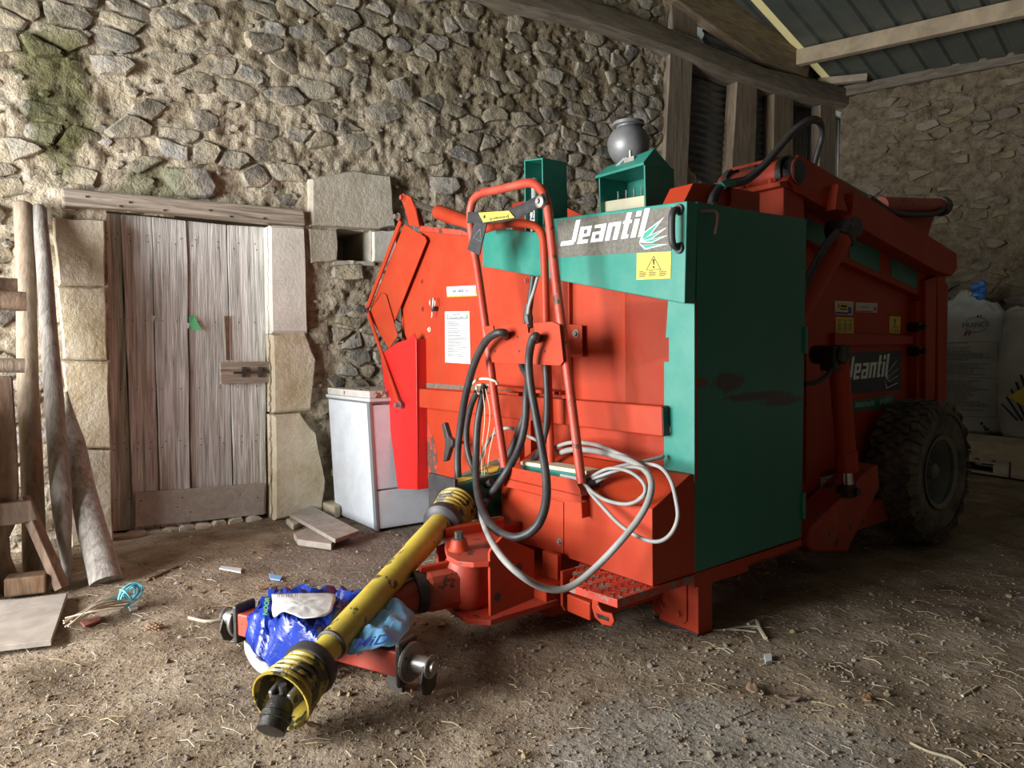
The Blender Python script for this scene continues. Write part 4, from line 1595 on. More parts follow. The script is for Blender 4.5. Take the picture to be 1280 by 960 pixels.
for x, y in ((622, 746), (649, 709)):
    mb = MB(); q = fv(x, y, .384); mb.lathe(q, (0, -1, 0), [(0, .016), (.001, .016)], 12)
    mb.build('hole', M_grease, ck)
mb = MB(); mb.prism([(-.68, .765, .12), (-.05, .765, .12), (-.05, .765, .36), (-.5, .765, .36), (-.68, .765, .33)], (0, .018, 0)); mb.build('hitch_cheek', M_red, mach, bevel=.003)
# casting and draw tube
mb = MB()
mb.lathe((PV.x, PV.y, .135), (0, 0, 1), [(0, .07), (.02, .085), (.07, .09), (.17, .088), (.205, .07)], 24)
cast = mb.build('swivel_casting', M_redworn, mach, smooth=True, angle=50)
CR, CL = fw(508, 826, .125), fw(306, 776, .125)
CM = CR.lerp(CL, .5)
dd = (CM - PV); dd.z = 0; dd.normalize()
tp = v3(PV.x, PV.y, .225)
mb = MB(); mb.bar(tp, tp + dd * .20, .13, .15); mb.build('casting_neck', M_redworn, cast, bevel=.03)
mb = MB(); mb.bar(tp + dd * .05 + v3(0, 0, .085), tp + dd * .2 + v3(0, 0, .08), .025, .03); mb.build('casting_rib', M_red, cast, bevel=.005)
mb = MB(); mb.lathe(tp + dd * .19, dd, [(0, .08), (.035, .08)], 24); mb.build('neck_collar', M_grease, cast, smooth=True)
mb = MB(); mb.cyl(tp + dd * .17, v3(CM.x, CM.y, .135), .06, 24)
mb.build('draw_tube', M_redworn, mach, smooth=True, angle=50)
mb = MB(); mb.bar(CR, CL, .08, .085)
cbar = mb.build('cross_bar', M_redworn, mach, bevel=.006)
cd = (CR - CL).normalized()
for E, s in ((CR, 1), (CL, -1)):
    d = cd * s
    mb = MB(); mb.bar(E - d * .01, E + d * .012, .10, .15); mb.build('end_plate', M_darksteel, cbar, bevel=.02)
    mb = MB(); mb.lathe(E + d * .012, d, [(0, .062), (.008, .066), (.014, .062)], 26); mb.build('washer_disc', M_steel, cbar, smooth=True, angle=40)
    mb = MB(); mb.cyl(E + d * .02, E + d * .10, .028, 18); mb.cyl(E + d * .10, E + d * .115, .021, 14); mb.build('link_pin', M_steel, cbar, smooth=True, angle=40)
    mb = MB()
    c0 = E + d * .085 + v3(0, 0, -.02)
    side_ = v3(0, 0, 1).cross(d).normalized()
    mb.prism([c0 + side_ * a + v3(0, 0, b) for a, b in ((-.03, .03), (0, .035), (.03, .02), (.045, -.02), (.03, -.06), (0, -.075), (-.035, -.06), (-.045, -.02))], d * .008)
    mb.build('pin_tab', M_darksteel, cbar, bevel=.002)
    mb = MB(); mb.tube([E + d * .098 + v3(0, 0, 0) + side_ * .034 * math.cos(t) + v3(0, 0, .034 * math.sin(t)) for t in np.linspace(0, 5.6, 18)], .004, 6); mb.build('lynch_ring', M_steel, cbar, smooth=True)
    mb = MB(); q = E - d * .05 + v3(0, 0, -.07)
    mb.prism([q + d * a + v3(0, 0, b) for a, b in ((-.035, .03), (.03, .03), (.03, -.05), (.0, -.075), (-.03, -.06))], side_ * .016)
    mb.build('lower_lug', M_darksteel, cbar, bevel=.003)

# underframe: front beam, uprights, square tube, D loop, leg with bolted plate
box('hitch_beam', M_red, (-.40, .41, .13), (.02, .74, .19))
mb = MB(); mb.prism([fu(678, 688, -.30), fu(697, 694, -.30), fu(697, 735, -.30), (-.30, fu(678, 688, -.30).y, .13)], (.02, 0, 0)); mb.build('upright_plate', M_red, mach)
box('front_sill', M_red, (0.02, .2, .12), (.10, 1.25, .268))
box('sill_block', M_red, (-.36, .43, .055), (0.0, .58, .125))
mb = MB(); mb.prism([(-.36, .355, .262), (-.36, .355, .125), (-.345, .355, .10), (-.31, .355, .10), (-.28, .355, .13), (.03, .355, .14), (.03, .355, .262)], (0, .014, 0))
mb.build('upright_web', M_red, mach, bevel=.002)
box('upright_flange', M_red, (-.20, .37, .125), (-.185, .41, .262))
box('square_tube', M_red, (-.37, .19, .115), (.02, .32, .185), bevel=.006)
mb = MB()
cx = v3(-.37, .125, .172)
lp = [cx + v3(0, a, b) for a, b in ((.05, .055), (.055, .0), (.04, -.035), (.0, -.05), (-.05, -.04), (-.062, -.02), (-.05, .005), (-.0, .0), (.02, .015), (.02, .055))]
mb.prism(lp, (.014, 0, 0)); mb.build('hook_loop', M_red, mach, bevel=.004)
mb = MB(); mb.prism([cx + v3(-.0015, a, b) for a, b in ((.03, -.015), (-.035, -.012), (-.04, -.026), (.02, -.03))], (.001, 0, 0)); mb.build('hole', M_grease, mach)
leg = box('support_leg', M_red, (.05, .02, .0), (.14, .22, .27), bevel=.004)
mb = MB(); mb.prism([(.049, y, z) for y, z in ((.07, .05), (.085, .035), (.235, .035), (.25, .05), (.25, .255), (.085, .255), (.07, .24))], (-.008, 0, 0))
bp = mb.build('bolted_plate', M_red, leg, bevel=.002)
for y, z in ((.105, .20), (.105, .07), (.19, .08)):
    bolt((.041, y, z), (-1, 0, 0), .011, .012, bp, M_red)
box('leg_foot', M_grease, (.045, .02, -.02), (.16, .22, .012), leg)
box('rear_sill', M_redworn, (.10, .20, .12), (UE - .2, .34, .25))
box('rear_sill', M_redworn, (.10, 2.0, .12), (UE - .2, 2.14, .25))
# chequer plate step
sq = [fw(716, 737, .262), fw(772, 747, .262), fw(868, 714, .262), fw(812, 690, .262)]
mb = MB()
s0 = [(-.36, .45), (-.36, .22), (-.25, -.02), (0.02, -.02), (0.02, .45)]
sq = [(-.22, .40, .268), (-.45, .215, .268), (-.43, -.015, .268), (-.01, -.012, .268), (-.01, .40, .268)]
mb.prism(sq, (0, 0, -.03))
step = mb.build('step_plate', M_check, mach, bevel=.002)
mb = MB()
for i in range(14):
    for j in range(13):
        y = .0 + .03 * i + .5 * .03 * (j % 2); x = -.44 + .017 * j
        if x > -.25 or not inpoly((x, y), [(q[0], q[1]) for q in sq]):
            continue
        an = .7 if (i + j) % 2 else -.7
        c, s = math.cos(an) * .011, math.sin(an) * .011
        mb.bar((x - c, y - s, .269), (x + c, y + s, .269), .005, .004)
mb.build('tread_pattern', M_check, step)

# ------------------------------------------------------------------ right side of the body
def plv(name, m, px, c, t, parent=sidep, bevel=.003): return plate_v(name, m, px, c, t, parent, bevel)


plv('top_band', M_red, [(1010, 262), (1100, 300), (1166, 340), (1166, 372), (1150, 370), (1048, 325), (1010, 300)], VR - .05, .05)
plv('rib', M_red, [(1044, 416), (1146, 420), (1146, 430), (1044, 432)], VR - .03, .03)
plv('rib', M_red, [(1146, 376), (1157, 374), (1157, 520), (1146, 520)], VR - .05, .05)
plv('rib', M_red, [(1008, 390), (1024, 380), (1026, 660), (1008, 670)], VR - .04, .04)
plv('end_post', M_red, [(1157, 350), (1171, 345), (1168, 520), (1157, 520)], VR - .08, .08)
plv('end_post', M_red, [(1172, 346), (1181, 350), (1185, 358), (1183, 500), (1172, 505)], VR - .02, .12)
for q in ([(998, 268), (1034, 284), (1034, 304), (1024, 306), (998, 294)], [(1062, 296), (1099, 314), (1099, 341), (1062, 323)], [(1114, 321), (1146, 337), (1146, 361), (1114, 346)]):
    plv('green_patch', M_green, q, VR - .053, .003, bevel=0)
PS = VR - .003


def Pv(x, y): return fv(x, y, PS - .0008)


lg = plv('name_plate', mat('dark_name_plate', [(.03, .03, .05), (.045, .045, .06)], 9, .5, bump=0), [(1056, 441), (1127, 438), (1126, 487), (1060, 493)], PS, .003, bevel=0)
a_, b_, c_ = Pv(1053, 476), Pv(1112, 470), Pv(1053, 447)
MF_lift = v3(0, -1, 0)
glyphs(a_, b_, c_, M_white_ink, lg)
leaf_emblem(M_white_ink, M_black_ink, Pv(1107, 474), [(Pv(1122, 449), Pv(1109, 466), Pv(1111, 468)), (Pv(1124, 460), Pv(1109, 471), Pv(1112, 472)), (Pv(1124, 469), Pv(1109, 475), Pv(1112, 477)), (Pv(1124, 478), Pv(1107, 481), Pv(1108, 486))], (0, -.0006, 0), lg)
gs = plv('model_plate', M_green, [(1062, 502), (1118, 493), (1115, 509), (1063, 514)], PS, .003, bevel=0)
text_on('lettering', 'DESILEUSE PAILLEUSE', Pv(1069, 509.5), Pv(1093, 506.5), Pv(1069, 503.5), M_white_ink, gs)
text_on('lettering', 'DP 4200 RE', Pv(1100, 505), Pv(1114, 503.5), Pv(1100, 499), M_white_ink, gs)
for q, m, k in (([(1044, 376), (1067, 377), (1066, 394), (1044, 393)], M_white, 'a'), ([(1070, 378), (1097, 379), (1096, 391), (1070, 390)], M_white, 'b'),
                ([(1045, 396), (1067, 397), (1067, 418), (1045, 418)], M_yellow, 'c'), ([(1112, 395), (1126, 396), (1125, 417), (1112, 416)], M_yellow, 'd')):
    s = plv('sticker', m, q, PS, .003, bevel=0)
    o0, ox, oy = Pv(*q[3]), Pv(*q[2]) - Pv(*q[3]), Pv(*q[0]) - Pv(*q[3])
    if k == 'a':
        bars_on('print', M_yellow, o0, ox, oy, [(.08, .3, .75, .88)], (0, -.0002, 0), s)
        bars_on('print', M_black_ink, o0, ox, oy, [(.15, .5, .22, .75), (.3, .55, .65, .72), (.25, .36, .65, .46)], (0, -.0006, 0), s)
        bars_on('print', M_blue_ink, o0, ox, oy, [(0, .05, .72, .2), (.72, .1, .92, .6)], (0, -.0004, 0), s)
    elif k == 'b':
        text_on('print', 'MARECAL', o0 + ox * .2 + oy * .45, o0 + ox * .65 + oy * .45, o0 + ox * .2 + oy * .65, M_black_ink, s)
        bars_on('print', M_red_ink, o0, ox, oy, [(0.02, .04, .8, .16), (.85, .2, .95, .6)], (0, -.0004, 0), s)
    elif k == 'c':
        bars_on('print', M_black_ink, o0, ox, oy, [(x, y, x + .22, y + .03) for x in (.08, .4, .7) for y in (.82, .76, .62, .55, .48, .41, .34, .27, .2)], (0, -.0004, 0), s)
    else:
        bars_on('print', M_black_ink, o0, ox, oy, [(.46, .4, .54, .88), (.4, .75, .6, .8), (.25, .34, .75, .37)] + [(x, y, x + .18, y + .03) for x in (.1, .4, .7) for y in (.2, .14, .08)], (0, -.0004, 0), s)
for x, y in ((1140, 409), (1140, 439)):
    p = fv(x, y, VR - .02)
    mb = MB(); mb.cyl(p + v3(0, .03, 0), p + v3(0, -.05, 0), .030, 12); mb.cyl(p + v3(0, -.05, 0), p + v3(0, -.085, 0), .016, 8)
    mb.build('hose_coupling', M_grease, sidep)

# lifting boom with pivot
BV = .20
mb = MB()
bo = [fv(998, 193, BV), fv(1010, 199, BV), fv(1196, 317, BV), fv(1197, 336, BV), fv(1190, 345, BV), fv(1170, 338, BV), fv(997, 240, BV), fv(985, 225, BV)]
mb.prism(bo, (0, .15, 0))
boom = mb.build('lift_boom', M_red, mach, bevel=.006)
q = [fv(1034, 232, BV), fv(1036, 232, BV), fv(1038, 258, BV), fv(1031, 262, BV)]
for X in (1036, 1056):
    y0 = 232 + (X - 1036) * .5
    mb = MB(); mb.prism([fv(X, y0, BV), fv(X + 2, y0 + 1, BV), fv(X + 12, y0 + 34, BV), fv(X - 4, y0 + 32, BV)], (0, -.05, 0))
    mb.build('boom_gusset', M_red, boom, bevel=.002)
mb = MB(); mb.prism([fv(1004, 197, BV + .08), fv(1085, 243, BV + .08), fv(1085, 248, BV + .08), fv(1004, 203, BV + .08)], (0, .07, 0)); mb.build('boom_top_strip', M_green, boom)
pc = fv(992, 215, BV + .02)
# pivot housing: barrel between two ears on a pedestal
mb = MB(); mb.cyl(pc + v3(0, -.03, 0), pc + v3(0, .40, 0), .062, 26)
pvt = mb.build('pivot_barrel', M_redworn, mach, smooth=True, angle=50)
for dv in (.02, .33):
    mb = MB(); mb.lathe(pc + v3(0, dv, 0), (0, 1, 0), [(0, .085), (.03, .085)], 26); mb.build('pivot_collar', M_grease if dv < .1 else M_darksteel, pvt, smooth=True, angle=40)
mb = MB(); mb.lathe(pc + v3(0, -.04, 0), (0, 1, 0), [(0, .03), (.004, .055), (.03, .07), (.05, .075)], 26); mb.build('greasy_cap', M_grease, pvt, smooth=True)
mb = MB(); mb.hexa([(pc.x - .10, pc.y - .01, 1.62), (pc.x + .10, pc.y - .01, 1.62), (pc.x + .10, pc.y + .42, 1.62), (pc.x - .10, pc.y + .42, 1.62)],
                   [(pc.x - .085, pc.y + .0, pc.z - .05), (pc.x + .085, pc.y + .0, pc.z - .05), (pc.x + .085, pc.y + .40, pc.z - .05), (pc.x - .085, pc.y + .40, pc.z - .05)])
mb.build('pivot_pedestal', M_red, mach, bevel=.006)
mb = MB(); mb.boxmm((pc.x - .13, pc.y - .01, pc.z - .085), (pc.x + .10, pc.y + .42, pc.z - .06)); mb.build('pedestal_flange', M_red, pvt, bevel=.003)
mb = MB()
for dv in (.05, .2, .34):
    mb.cyl((pc.x - .115, pc.y + dv, pc.z - .06), (pc.x - .115, pc.y + dv, pc.z - .04), .012, 6)
mb.build('flange_bolts', M_red, pvt)
mb = MB(); mb.prism([pc + v3(-.03, .10, .07), pc + v3(.03, .10, .085), pc + v3(.03, .34, .085), pc + v3(-.03, .34, .07)], (0, 0, .015)); mb.build('pivot_guard', M_red, pvt)
mb = MB(); a, b = fv(918, 235, .16), fv(950, 245, .16)
mb.prism([fv(914, 234, .14), fv(950, 241, .14), fv(950, 300, .14), fv(914, 300, .14)], (0, .10, 0)); mb.build('hose_box', M_red, mach, bevel=.004)
mb = MB(); mb.prism([fv(902, 227, .13), fv(920, 225, .13), fv(920, 232, .13), fv(908, 234, .13)], (0, .05, 0)); mb.build('hose_clip', M_green, mach)
# hoses over the top
for k, dv in enumerate((0, .03)):
    hs = [(888 + k * 5, 256), (892 + k * 5, 243), (902 + k * 4, 232), (918, 230), (935, 225), (955, 208), (972, 188), (990, 168), (1005, 156), (1018, 151), (1026, 157), (1027, 172), (1022, 190), (1018, 206)]
    tubeobj('black_hose', M_rubber, spline([fv(x, y - k * 3, .12 + dv + .02 * i) for i, (x, y) in enumerate(hs)], 6), .015)
# rear lock ram and horn at the far end of the boom
p0, p1 = fv(1100, 257, .5), fv(1172, 258, .5)
mb = MB(); mb.cyl(p0, p1, .055, 18)
ram2 = mb.build('tailgate_ram', M_redworn, mach, smooth=True, angle=50)
mb = MB(); mb.cyl(p1, p1 + (p1 - p0).normalized() * .08, .07, 12); mb.cyl(p1 + (p1 - p0).normalized() * .08, p1 + (p1 - p0).normalized() * .13, .05, 12); mb.build('ram_head', M_grease, ram2)
tubeobj('black_hose', M_rubber, spline([fv(1086, 246, .45), fv(1110, 262, .44), (fv(1130, 268, .44)), fv(1165, 268, .44), fv(1178, 262, .44)], 6), .018)
mb = MB(); mb.prism([fv(1117, 266, .5), fv(1168, 268, .5), fv(1160, 296, .5), fv(1150, 294, .5)], (0, .12, 0)); mb.build('ram_bracket', M_red, mach, bevel=.004)
# inclined lift ram
mb = MB(); a, b = fv(1052, 300, .12), fv(1000, 392, .12)
mb.cyl(a, b + (b - a) * .2, .050, 20)
r1 = mb.build('lift_ram', M_red, mach, smooth=True, angle=50)
mb = MB(); d = (a - b).normalized()
mb.cyl(a, a + d * .10, .058, 14); mb.cyl(a + d * .09 + v3(0, -.05, 0), a + d * .09 + v3(0, .10, 0), .05, 14)
mb.build('ram_eye', M_grease, r1)
tubeobj('black_hose', M_rubber, spline([fv(1046, 290, .10), fv(1030, 310, .09), fv(1016, 335, .09), fv(1004, 362, .09), fv(998, 385, .12)], 5), .018)
# upright axle ram
mb = MB(); a, b = fv(1048, 448, .10), fv(1059, 585, .10)
mb.cyl(a, b, .048, 20)
r2 = mb.build('axle_ram', M_red, mach, smooth=True, angle=50)
d = (b - a).normalized()
mb = MB(); mb.cyl(b - d * .09, b + d * .012, .054, 20); mb.build('ram_gland', M_red, r2, smooth=True, angle=50)
mb = MB(); mb.cyl(b, b + d * .10, .026, 14); mb.build('ram_rod', M_chrome, r2, smooth=True)
mb = MB(); mb.cyl(b + d * .085, b + d * .15, .036, 10); mb.cyl(b + d * .12 + v3(0, -.05, 0), b + d * .12 + v3(0, .06, 0), .022, 10); mb.build('ram_foot', M_grease, r2)
mb = MB(); mb.cyl(a - d * .02 + v3(-.02, -.05, 0), a - d * .02 + v3(-.02, .12, 0), .048, 12); mb.cyl(a, a - d * .06, .056, 12)
mb.boxmm(a + v3(-.09, -.03, -.06), a + v3(.03, .05, .06)); mb.build('ram_eye', M_grease, r2, bevel=.01)
tubeobj('black_hose', M_rubber, spline([fv(1006, 480, .12), fv(1020, 478, .1), fv(1032, 471, .09), fv(1040, 460, .09), fv(1042, 452, .09)], 5), .012)
# wheel arm
mb = MB()
arm_px = [(1011, 668), (1018, 655), (1085, 588), (1098, 580), (1100, 610), (1066, 676), (1060, 690), (1016, 690), (1010, 684)]
mb.prism([fv(x, y, .14) for x, y in arm_px], (0, .15, 0))
mb.build('wheel_arm', M_redworn, mach, bevel=.012)

# wheel
WC = v3(2.32, .05, .425 - .047)
TW = .25
wheel = MB()
R_ = .415
prof = [(.03, .20), (.015, .215), (.0, .27), (-.005, .32), (.012, .375), (.035, .398), (.07, .405), (TW / 2, .408), (TW - .07, .405), (TW - .035, .398), (TW - .012, .375), (TW + .005, .32), (TW, .27), (TW - .015, .215), (TW - .03, .20)]
wheel.lathe(WC, (0, 1, 0), prof, 56, closed=True)
tyre = wheel.build('tyre', M_tyre, mach, smooth=True, angle=60)
mb = MB()
nb = 40
for k in range(nb):
    an = 2 * math.pi * k / nb
    for j in range(5):
        off = (-1) ** k * .007
        y = WC.y + .03 + (TW - .06) * j / 4 + (off if 0 < j < 4 else 0)
        wv, hu = (.042 if 0 < j < 4 else .05), .052
        rad = .402 if 0 < j < 4 else .394
        aa = an + (math.pi / nb if j % 2 else 0)
        er, et = v3(math.cos(aa), 0, math.sin(aa)), v3(-math.sin(aa), 0, math.cos(aa))
        c = v3(WC.x, y, WC.z) + er * rad
        sk = v3(0, .010 * (-1) ** k, 0)
        b0 = [c + v3(0, s1 * wv / 2, 0) + et * (s2 * hu / 2) + sk * s2 for s1, s2 in ((-1, -1), (1, -1), (1, 1), (-1, 1))]
        t0 = [c + er * .02 + v3(0, s1 * wv * .43, 0) + et * (s2 * hu * .42) + sk * s2 for s1, s2 in ((-1, -1), (1, -1), (1, 1), (-1, 1))]
        mb.hexa(b0, t0)
        if j in (0,):
            sc_ = v3(WC.x, WC.y + .008, WC.z) + er * .372
            mb.hexa([sc_ + et * (s2 * .024) + er * s1 * .03 + v3(0, .012 * s1, 0) for s1, s2 in ((-1, -1), (1, -1), (1, 1), (-1, 1))],
                    [sc_ + et * (s2 * .02) + er * s1 * .028 + v3(0, .012 * s1 - .008, 0) for s1, s2 in ((-1, -1), (1, -1), (1, 1), (-1, 1))])
mb.build('tread_blocks', M_tyre, tyre)
mb = MB()
mb.lathe(WC, (0, 1, 0), [(.012, .19), (.0, .215), (.004, .218), (.02, .206), (.05, .188), (.10, .18), (.13, .17), (.15, .10), (.155, .05), (.165, .05), (.175, .10), (.17, .18), (.17, .20), (.10, .195), (.05, .20)], 40, closed=True)
rim = mb.build('rim', M_rim, mach, smooth=True, angle=40)
mb = MB(); mb.lathe(WC + v3(0, .03, 0), (0, 1, 0), [(0, .03), (.01, .045), (.06, .05), (.12, .06)], 20); mb.build('hub', M_rim, rim, smooth=True, angle=40)
mb = MB()
for k in range(6):
    t = k * math.pi / 3
    q = WC + v3(.085 * math.cos(t), .15, .085 * math.sin(t)); mb.cyl(q, q + v3(0, -.025, 0), .012, 6)
mb.build('wheel_nuts', M_darksteel, rim)
mb = MB(); mb.cyl(WC + v3(0, .12, 0), v3(WC.x, 2.2, WC.z), .045, 12); mb.build('axle', M_darksteel, mach)
# far wheel
far = tyre.copy(); C.objects.link(far); far.parent = mach; far.location = (0, 2.34 - WC.y, 0)

# ================================================================== OTHER THINGS
# ------------------------------------------------------------------ yellow drive shaft
A_ = CAMP + ray(557, 648) * 3.12
B_ = CAMP + ray(388, 835) * 2.18
SL = (B_ - A_).length
sd = (B_ - A_).normalized()
shaft = empty('drive_shaft', loc=(A_.x, A_.y, 0))
tag(shaft, 'long yellow plastic guarded drive shaft resting across the drawbar', 'drive shaft')
base = v3(A_.x, A_.y, 0)


def S(l, off=(0, 0, 0)): return A_ + sd * l + v3(*off) - base


LN = SL + .10
mb = MB()
prof = [(.02, .050), (.06, .052), (.30, .0515), (.31, .049), (SL - .13, .049), (SL - .11, .043), (LN - .14, .043), (LN - .10, .046)]
mb.lathe(S(0), sd, prof, 28)
mb.build('guard_tube', M_pto, shaft, smooth=True, angle=50)
mb = MB(); mb.lathe(S(SL - .125), sd, [(0, .0495), (.004, .0525), (.010, .0525), (.014, .046)], 28); mb.build('tube_ring', M_darksteel, shaft, smooth=True)


def cone(l0, direction, name):
    """ribbed guard cone opening away from the tube"""
    d = sd * direction
    mb = MB()
    o = S(l0)
    outer = []
    x = .045
    for i in range(5):
        r_ = .072 + .0035 * i
        outer += [(x, r_), (x + .006, r_ + .007), (x + .014, r_ + .007), (x + .020, r_), (x + .024, r_ + .001)]
        x += .025
    outer += [(x + .004, .096), (x + .012, .096), (x + .012, .090)]
    inner = [(x - .02, .084), (.045, .062)]
    mb.lathe(o, d, outer + inner, 36, closed=True)
    c = mb.build(name, M_ptocone, shaft, smooth=True, angle=25)
    mb = MB(); mb.lathe(o, d, [(-.004, .05), (.0, .068), (.012, .084), (.036, .088), (.050, .085), (.052, .07), (.03, .06), (.006, .048)], 36, closed=True)
    mb.build('rubber_collar', M_rubber, c, smooth=True, angle=40)
    return c


cone(.06, -1, 'guard_cone')
cone(SL - .03, 1, 'guard_cone')
mb = MB()
d = sd
e = S(SL + .05)
mb.lathe(e - d * .04, d, [(0, .025), (.02, .036), (.06, .038), (.07, .03)], 20)
mb.build('yoke_hub', M_darksteel, shaft, smooth=True, angle=40)
s_ = d.cross(v3(0, 0, 1)).normalized(); t_ = s_.cross(d).normalized()
for k in (-1, 1):
    mb = MB(); mb.hexa([e + d * .02 + s_ * (k * .034 + q) + t_ * r for q, r in ((-.008, -.032), (.008, -.032), (.008, .032), (-.008, .032))],
                       [e + d * .10 + s_ * (k * .032 + q) + t_ * r for q, r in ((-.007, -.026), (.007, -.026), (.007, .026), (-.007, .026))])
    mb.build('yoke_ear', M_steel, shaft, bevel=.004)
mb = MB(); mb.cyl(e + d * .08 - s_ * .04, e + d * .08 + s_ * .04, .012, 12); mb.cyl(e + d * .08 - t_ * .04, e + d * .08 + t_ * .04, .012, 12)
mb.build('cross_joint', M_darksteel, shaft, smooth=True, angle=40)
dn = (d * .8 + v3(.1, 0, -.45)).normalized()
y0 = e + d * .085
mb = MB(); mb.lathe(y0, dn, [(0.0, .018), (.008, .034), (.03, .040), (.045, .040), (.049, .045), (.065, .045), (.068, .041), (.095, .041), (.097, .030)], 26)
mb.build('slip_yoke', M_grease, shaft, smooth=True, angle=35)

# ------------------------------------------------------------------ crumpled bag under the shaft
bag = empty('plastic_bag', loc=MF.wor((CM.x, CM.y, .2)))
tag(bag, 'crumpled blue plastic bag draped over the drawbar cross bar', 'plastic bag')
bl = bag.location.copy()


def film(outline, center, rings=16, nseg=72, crumple=.022, seed=0, freq=11):
    """outline, center: world points; a crumpled closed-edge sheet"""
    out = spline(outline + [outline[0]], 12)
    n = len(out) - 1
    vs = [center]
    for r in range(1, rings + 1):
        q = r / rings
        for k in range(nseg):
            p = out[int(k / nseg * n)]
            a = center.lerp(p, q)
            a.z = center.z + (p.z - center.z) * q ** 1.7
            f = 1 if r < rings else .5
            nn = abs(fbm((a.x * freq + seed, a.y * freq, seed * 1.3), 3)) * 1.5 - .5
            a = a + v3(.6 * crumple * fbm((a.x * freq, a.y * freq + 5, 2 + seed), 2), .6 * crumple * fbm((a.x * freq + 9, a.y * freq, 4 + seed), 2), crumple * nn * f)
            vs.append(a)
    fs = []
    for k in range(nseg):
        fs.append((0, 1 + k, 1 + (k + 1) % nseg))
    for r in range(rings - 1):
        for k in range(nseg):
            a, b = 1 + r * nseg + k, 1 + r * nseg + (k + 1) % nseg
            fs.append((a, a + nseg, b + nseg, b))
    return vs, fs


def film_obj(name, m, outline_px, center_px, parent, rel, **kw):
    out = [MF.wor(fw(x, y, w)) for x, y, w in outline_px]
    cen = MF.wor(fw(*center_px))
    vs, fs = film(out, cen, **kw)
    mb = MB(); mb.add([p - rel for p in vs], fs)
    o = mb.build(name, m, parent, smooth=True, angle=35)
    sm = o.modifiers.new('thickness', 'SOLIDIFY'); sm.thickness = .002
    return o, vs


blue_px = [(318, 836, .03), (305, 803, .09), (311, 772, .16), (334, 742, .18), (372, 734, .17), (412, 737, .165), (448, 739, .17), (478, 746, .165), (458, 782, .175), (432, 805, .165), (402, 820, .15), (372, 832, .08), (345, 840, .04)]
fo, _v = film_obj('bag_film', M_blue, blue_px, (385, 780, .225), bag, bl, crumple=.045, seed=2, freq=12, rings=24, nseg=100)
lb_px = [(519, 768, .20), (509, 785, .195), (497, 803, .19), (478, 808, .19), (455, 813, .185), (434, 817, .18), (442, 798, .20), (462, 776, .22), (480, 758, .24), (494, 747, .26), (507, 757, .23)]
film_obj('bag_flap', M_lblue, lb_px, (480, 783, .225), bag, bl, crumple=.022, seed=5, freq=9)
wp = [(340, 742, .23), (380, 741, .25), (416, 742, .25), (417, 755, .265), (408, 768, .27), (380, 772, .27), (355, 764, .265), (341, 770, .245)]
film_obj('white_label_panel', M_film, wp, (378, 754, .27), bag, bl, crumple=.006, seed=8, rings=10, nseg=48)
film_obj('white_bag_hem', M_film, [(305, 800, .11), (312, 806, .10), (320, 818, .08), (338, 833, .05), (336, 842, .03), (320, 838, .03), (308, 818, .07)], (317, 822, .075), bag, bl, crumple=.008, seed=3, rings=8, nseg=40)


def ground_text(name, s, pts, m, parent, rel, **kw):
    a, b, c = [MF.wor(fw(*p)) - rel for p in pts]
    return text_on(name, s, a, b, c, m, parent, **kw)


ground_text('lettering', 'MiD', [(441, 811, .222), (483, 804, .222), (449, 798, .24)], M_blue_ink, bag, bl, bold=.015)
ground_text('lettering', 'NOOR', [(334, 769, .225), (337, 747, .225), (328, 768, .225)], M_lime_ink, bag, bl, bold=.03)
ground_text('print', '|||| |||| ||', [(347, 747, .278), (372, 746, .278), (347, 742.5, .28)], M_black_ink, bag, bl)

# ------------------------------------------------------------------ control box with its coiled cable
cbp = MF.wor((-.15, .62, .564))
cb = empty('control_box', MF.m)
cb.location = cbp
tag(cb, 'small green control box with cream lid and coiled grey cable in the tray', 'control box')


def cbx(p): return v3(*p) - v3(-.15, .62, .564)


q0, q1 = fu(661, 596, -.16), fu(737, 597, -.14)
mb = MB(); mb.hexa([cbx((-.21, .80, .564)), cbx((-.17, .42, .564)), cbx((-.09, .42, .564)), cbx((-.12, .80, .564))], [cbx((-.21, .80, .614)), cbx((-.17, .42, .614)), cbx((-.09, .42, .614)), cbx((-.12, .80, .614))])
mb.build('case', M_green, cb, bevel=.006)
mb = MB(); mb.hexa([cbx((-.215, .805, .614)), cbx((-.172, .415, .614)), cbx((-.085, .415, .614)), cbx((-.118, .805, .614))], [cbx((-.215, .805, .632)), cbx((-.172, .415, .632)), cbx((-.085, .415, .632)), cbx((-.118, .805, .632))])
mb.build('lid', M_cream, cb, bevel=.005)
mb = MB(); mb.boxmm(cbx((-.200, .55, .57)), cbx((-.186, .43, .605))); mb.build('socket', M_white, cb, bevel=.003)
mb = MB(); a = cbx(fu(733, 606, -.24)); b = cbx(fu(745, 600, -.20)); mb.cyl(a, b, .028, 14); mb.cyl(b, b + (b - a) * .5, .02, 12); mb.build('plug', M_rubber, cb, smooth=True, angle=40)


def cable(pts, r=.0075):
    mb = MB(); mb.tube(spline([cbx(fu(x, y, u)) for x, y, u in pts], 6), r, 8)
    return mb.build('cable', M_grey_cable, cb, smooth=True, angle=60)


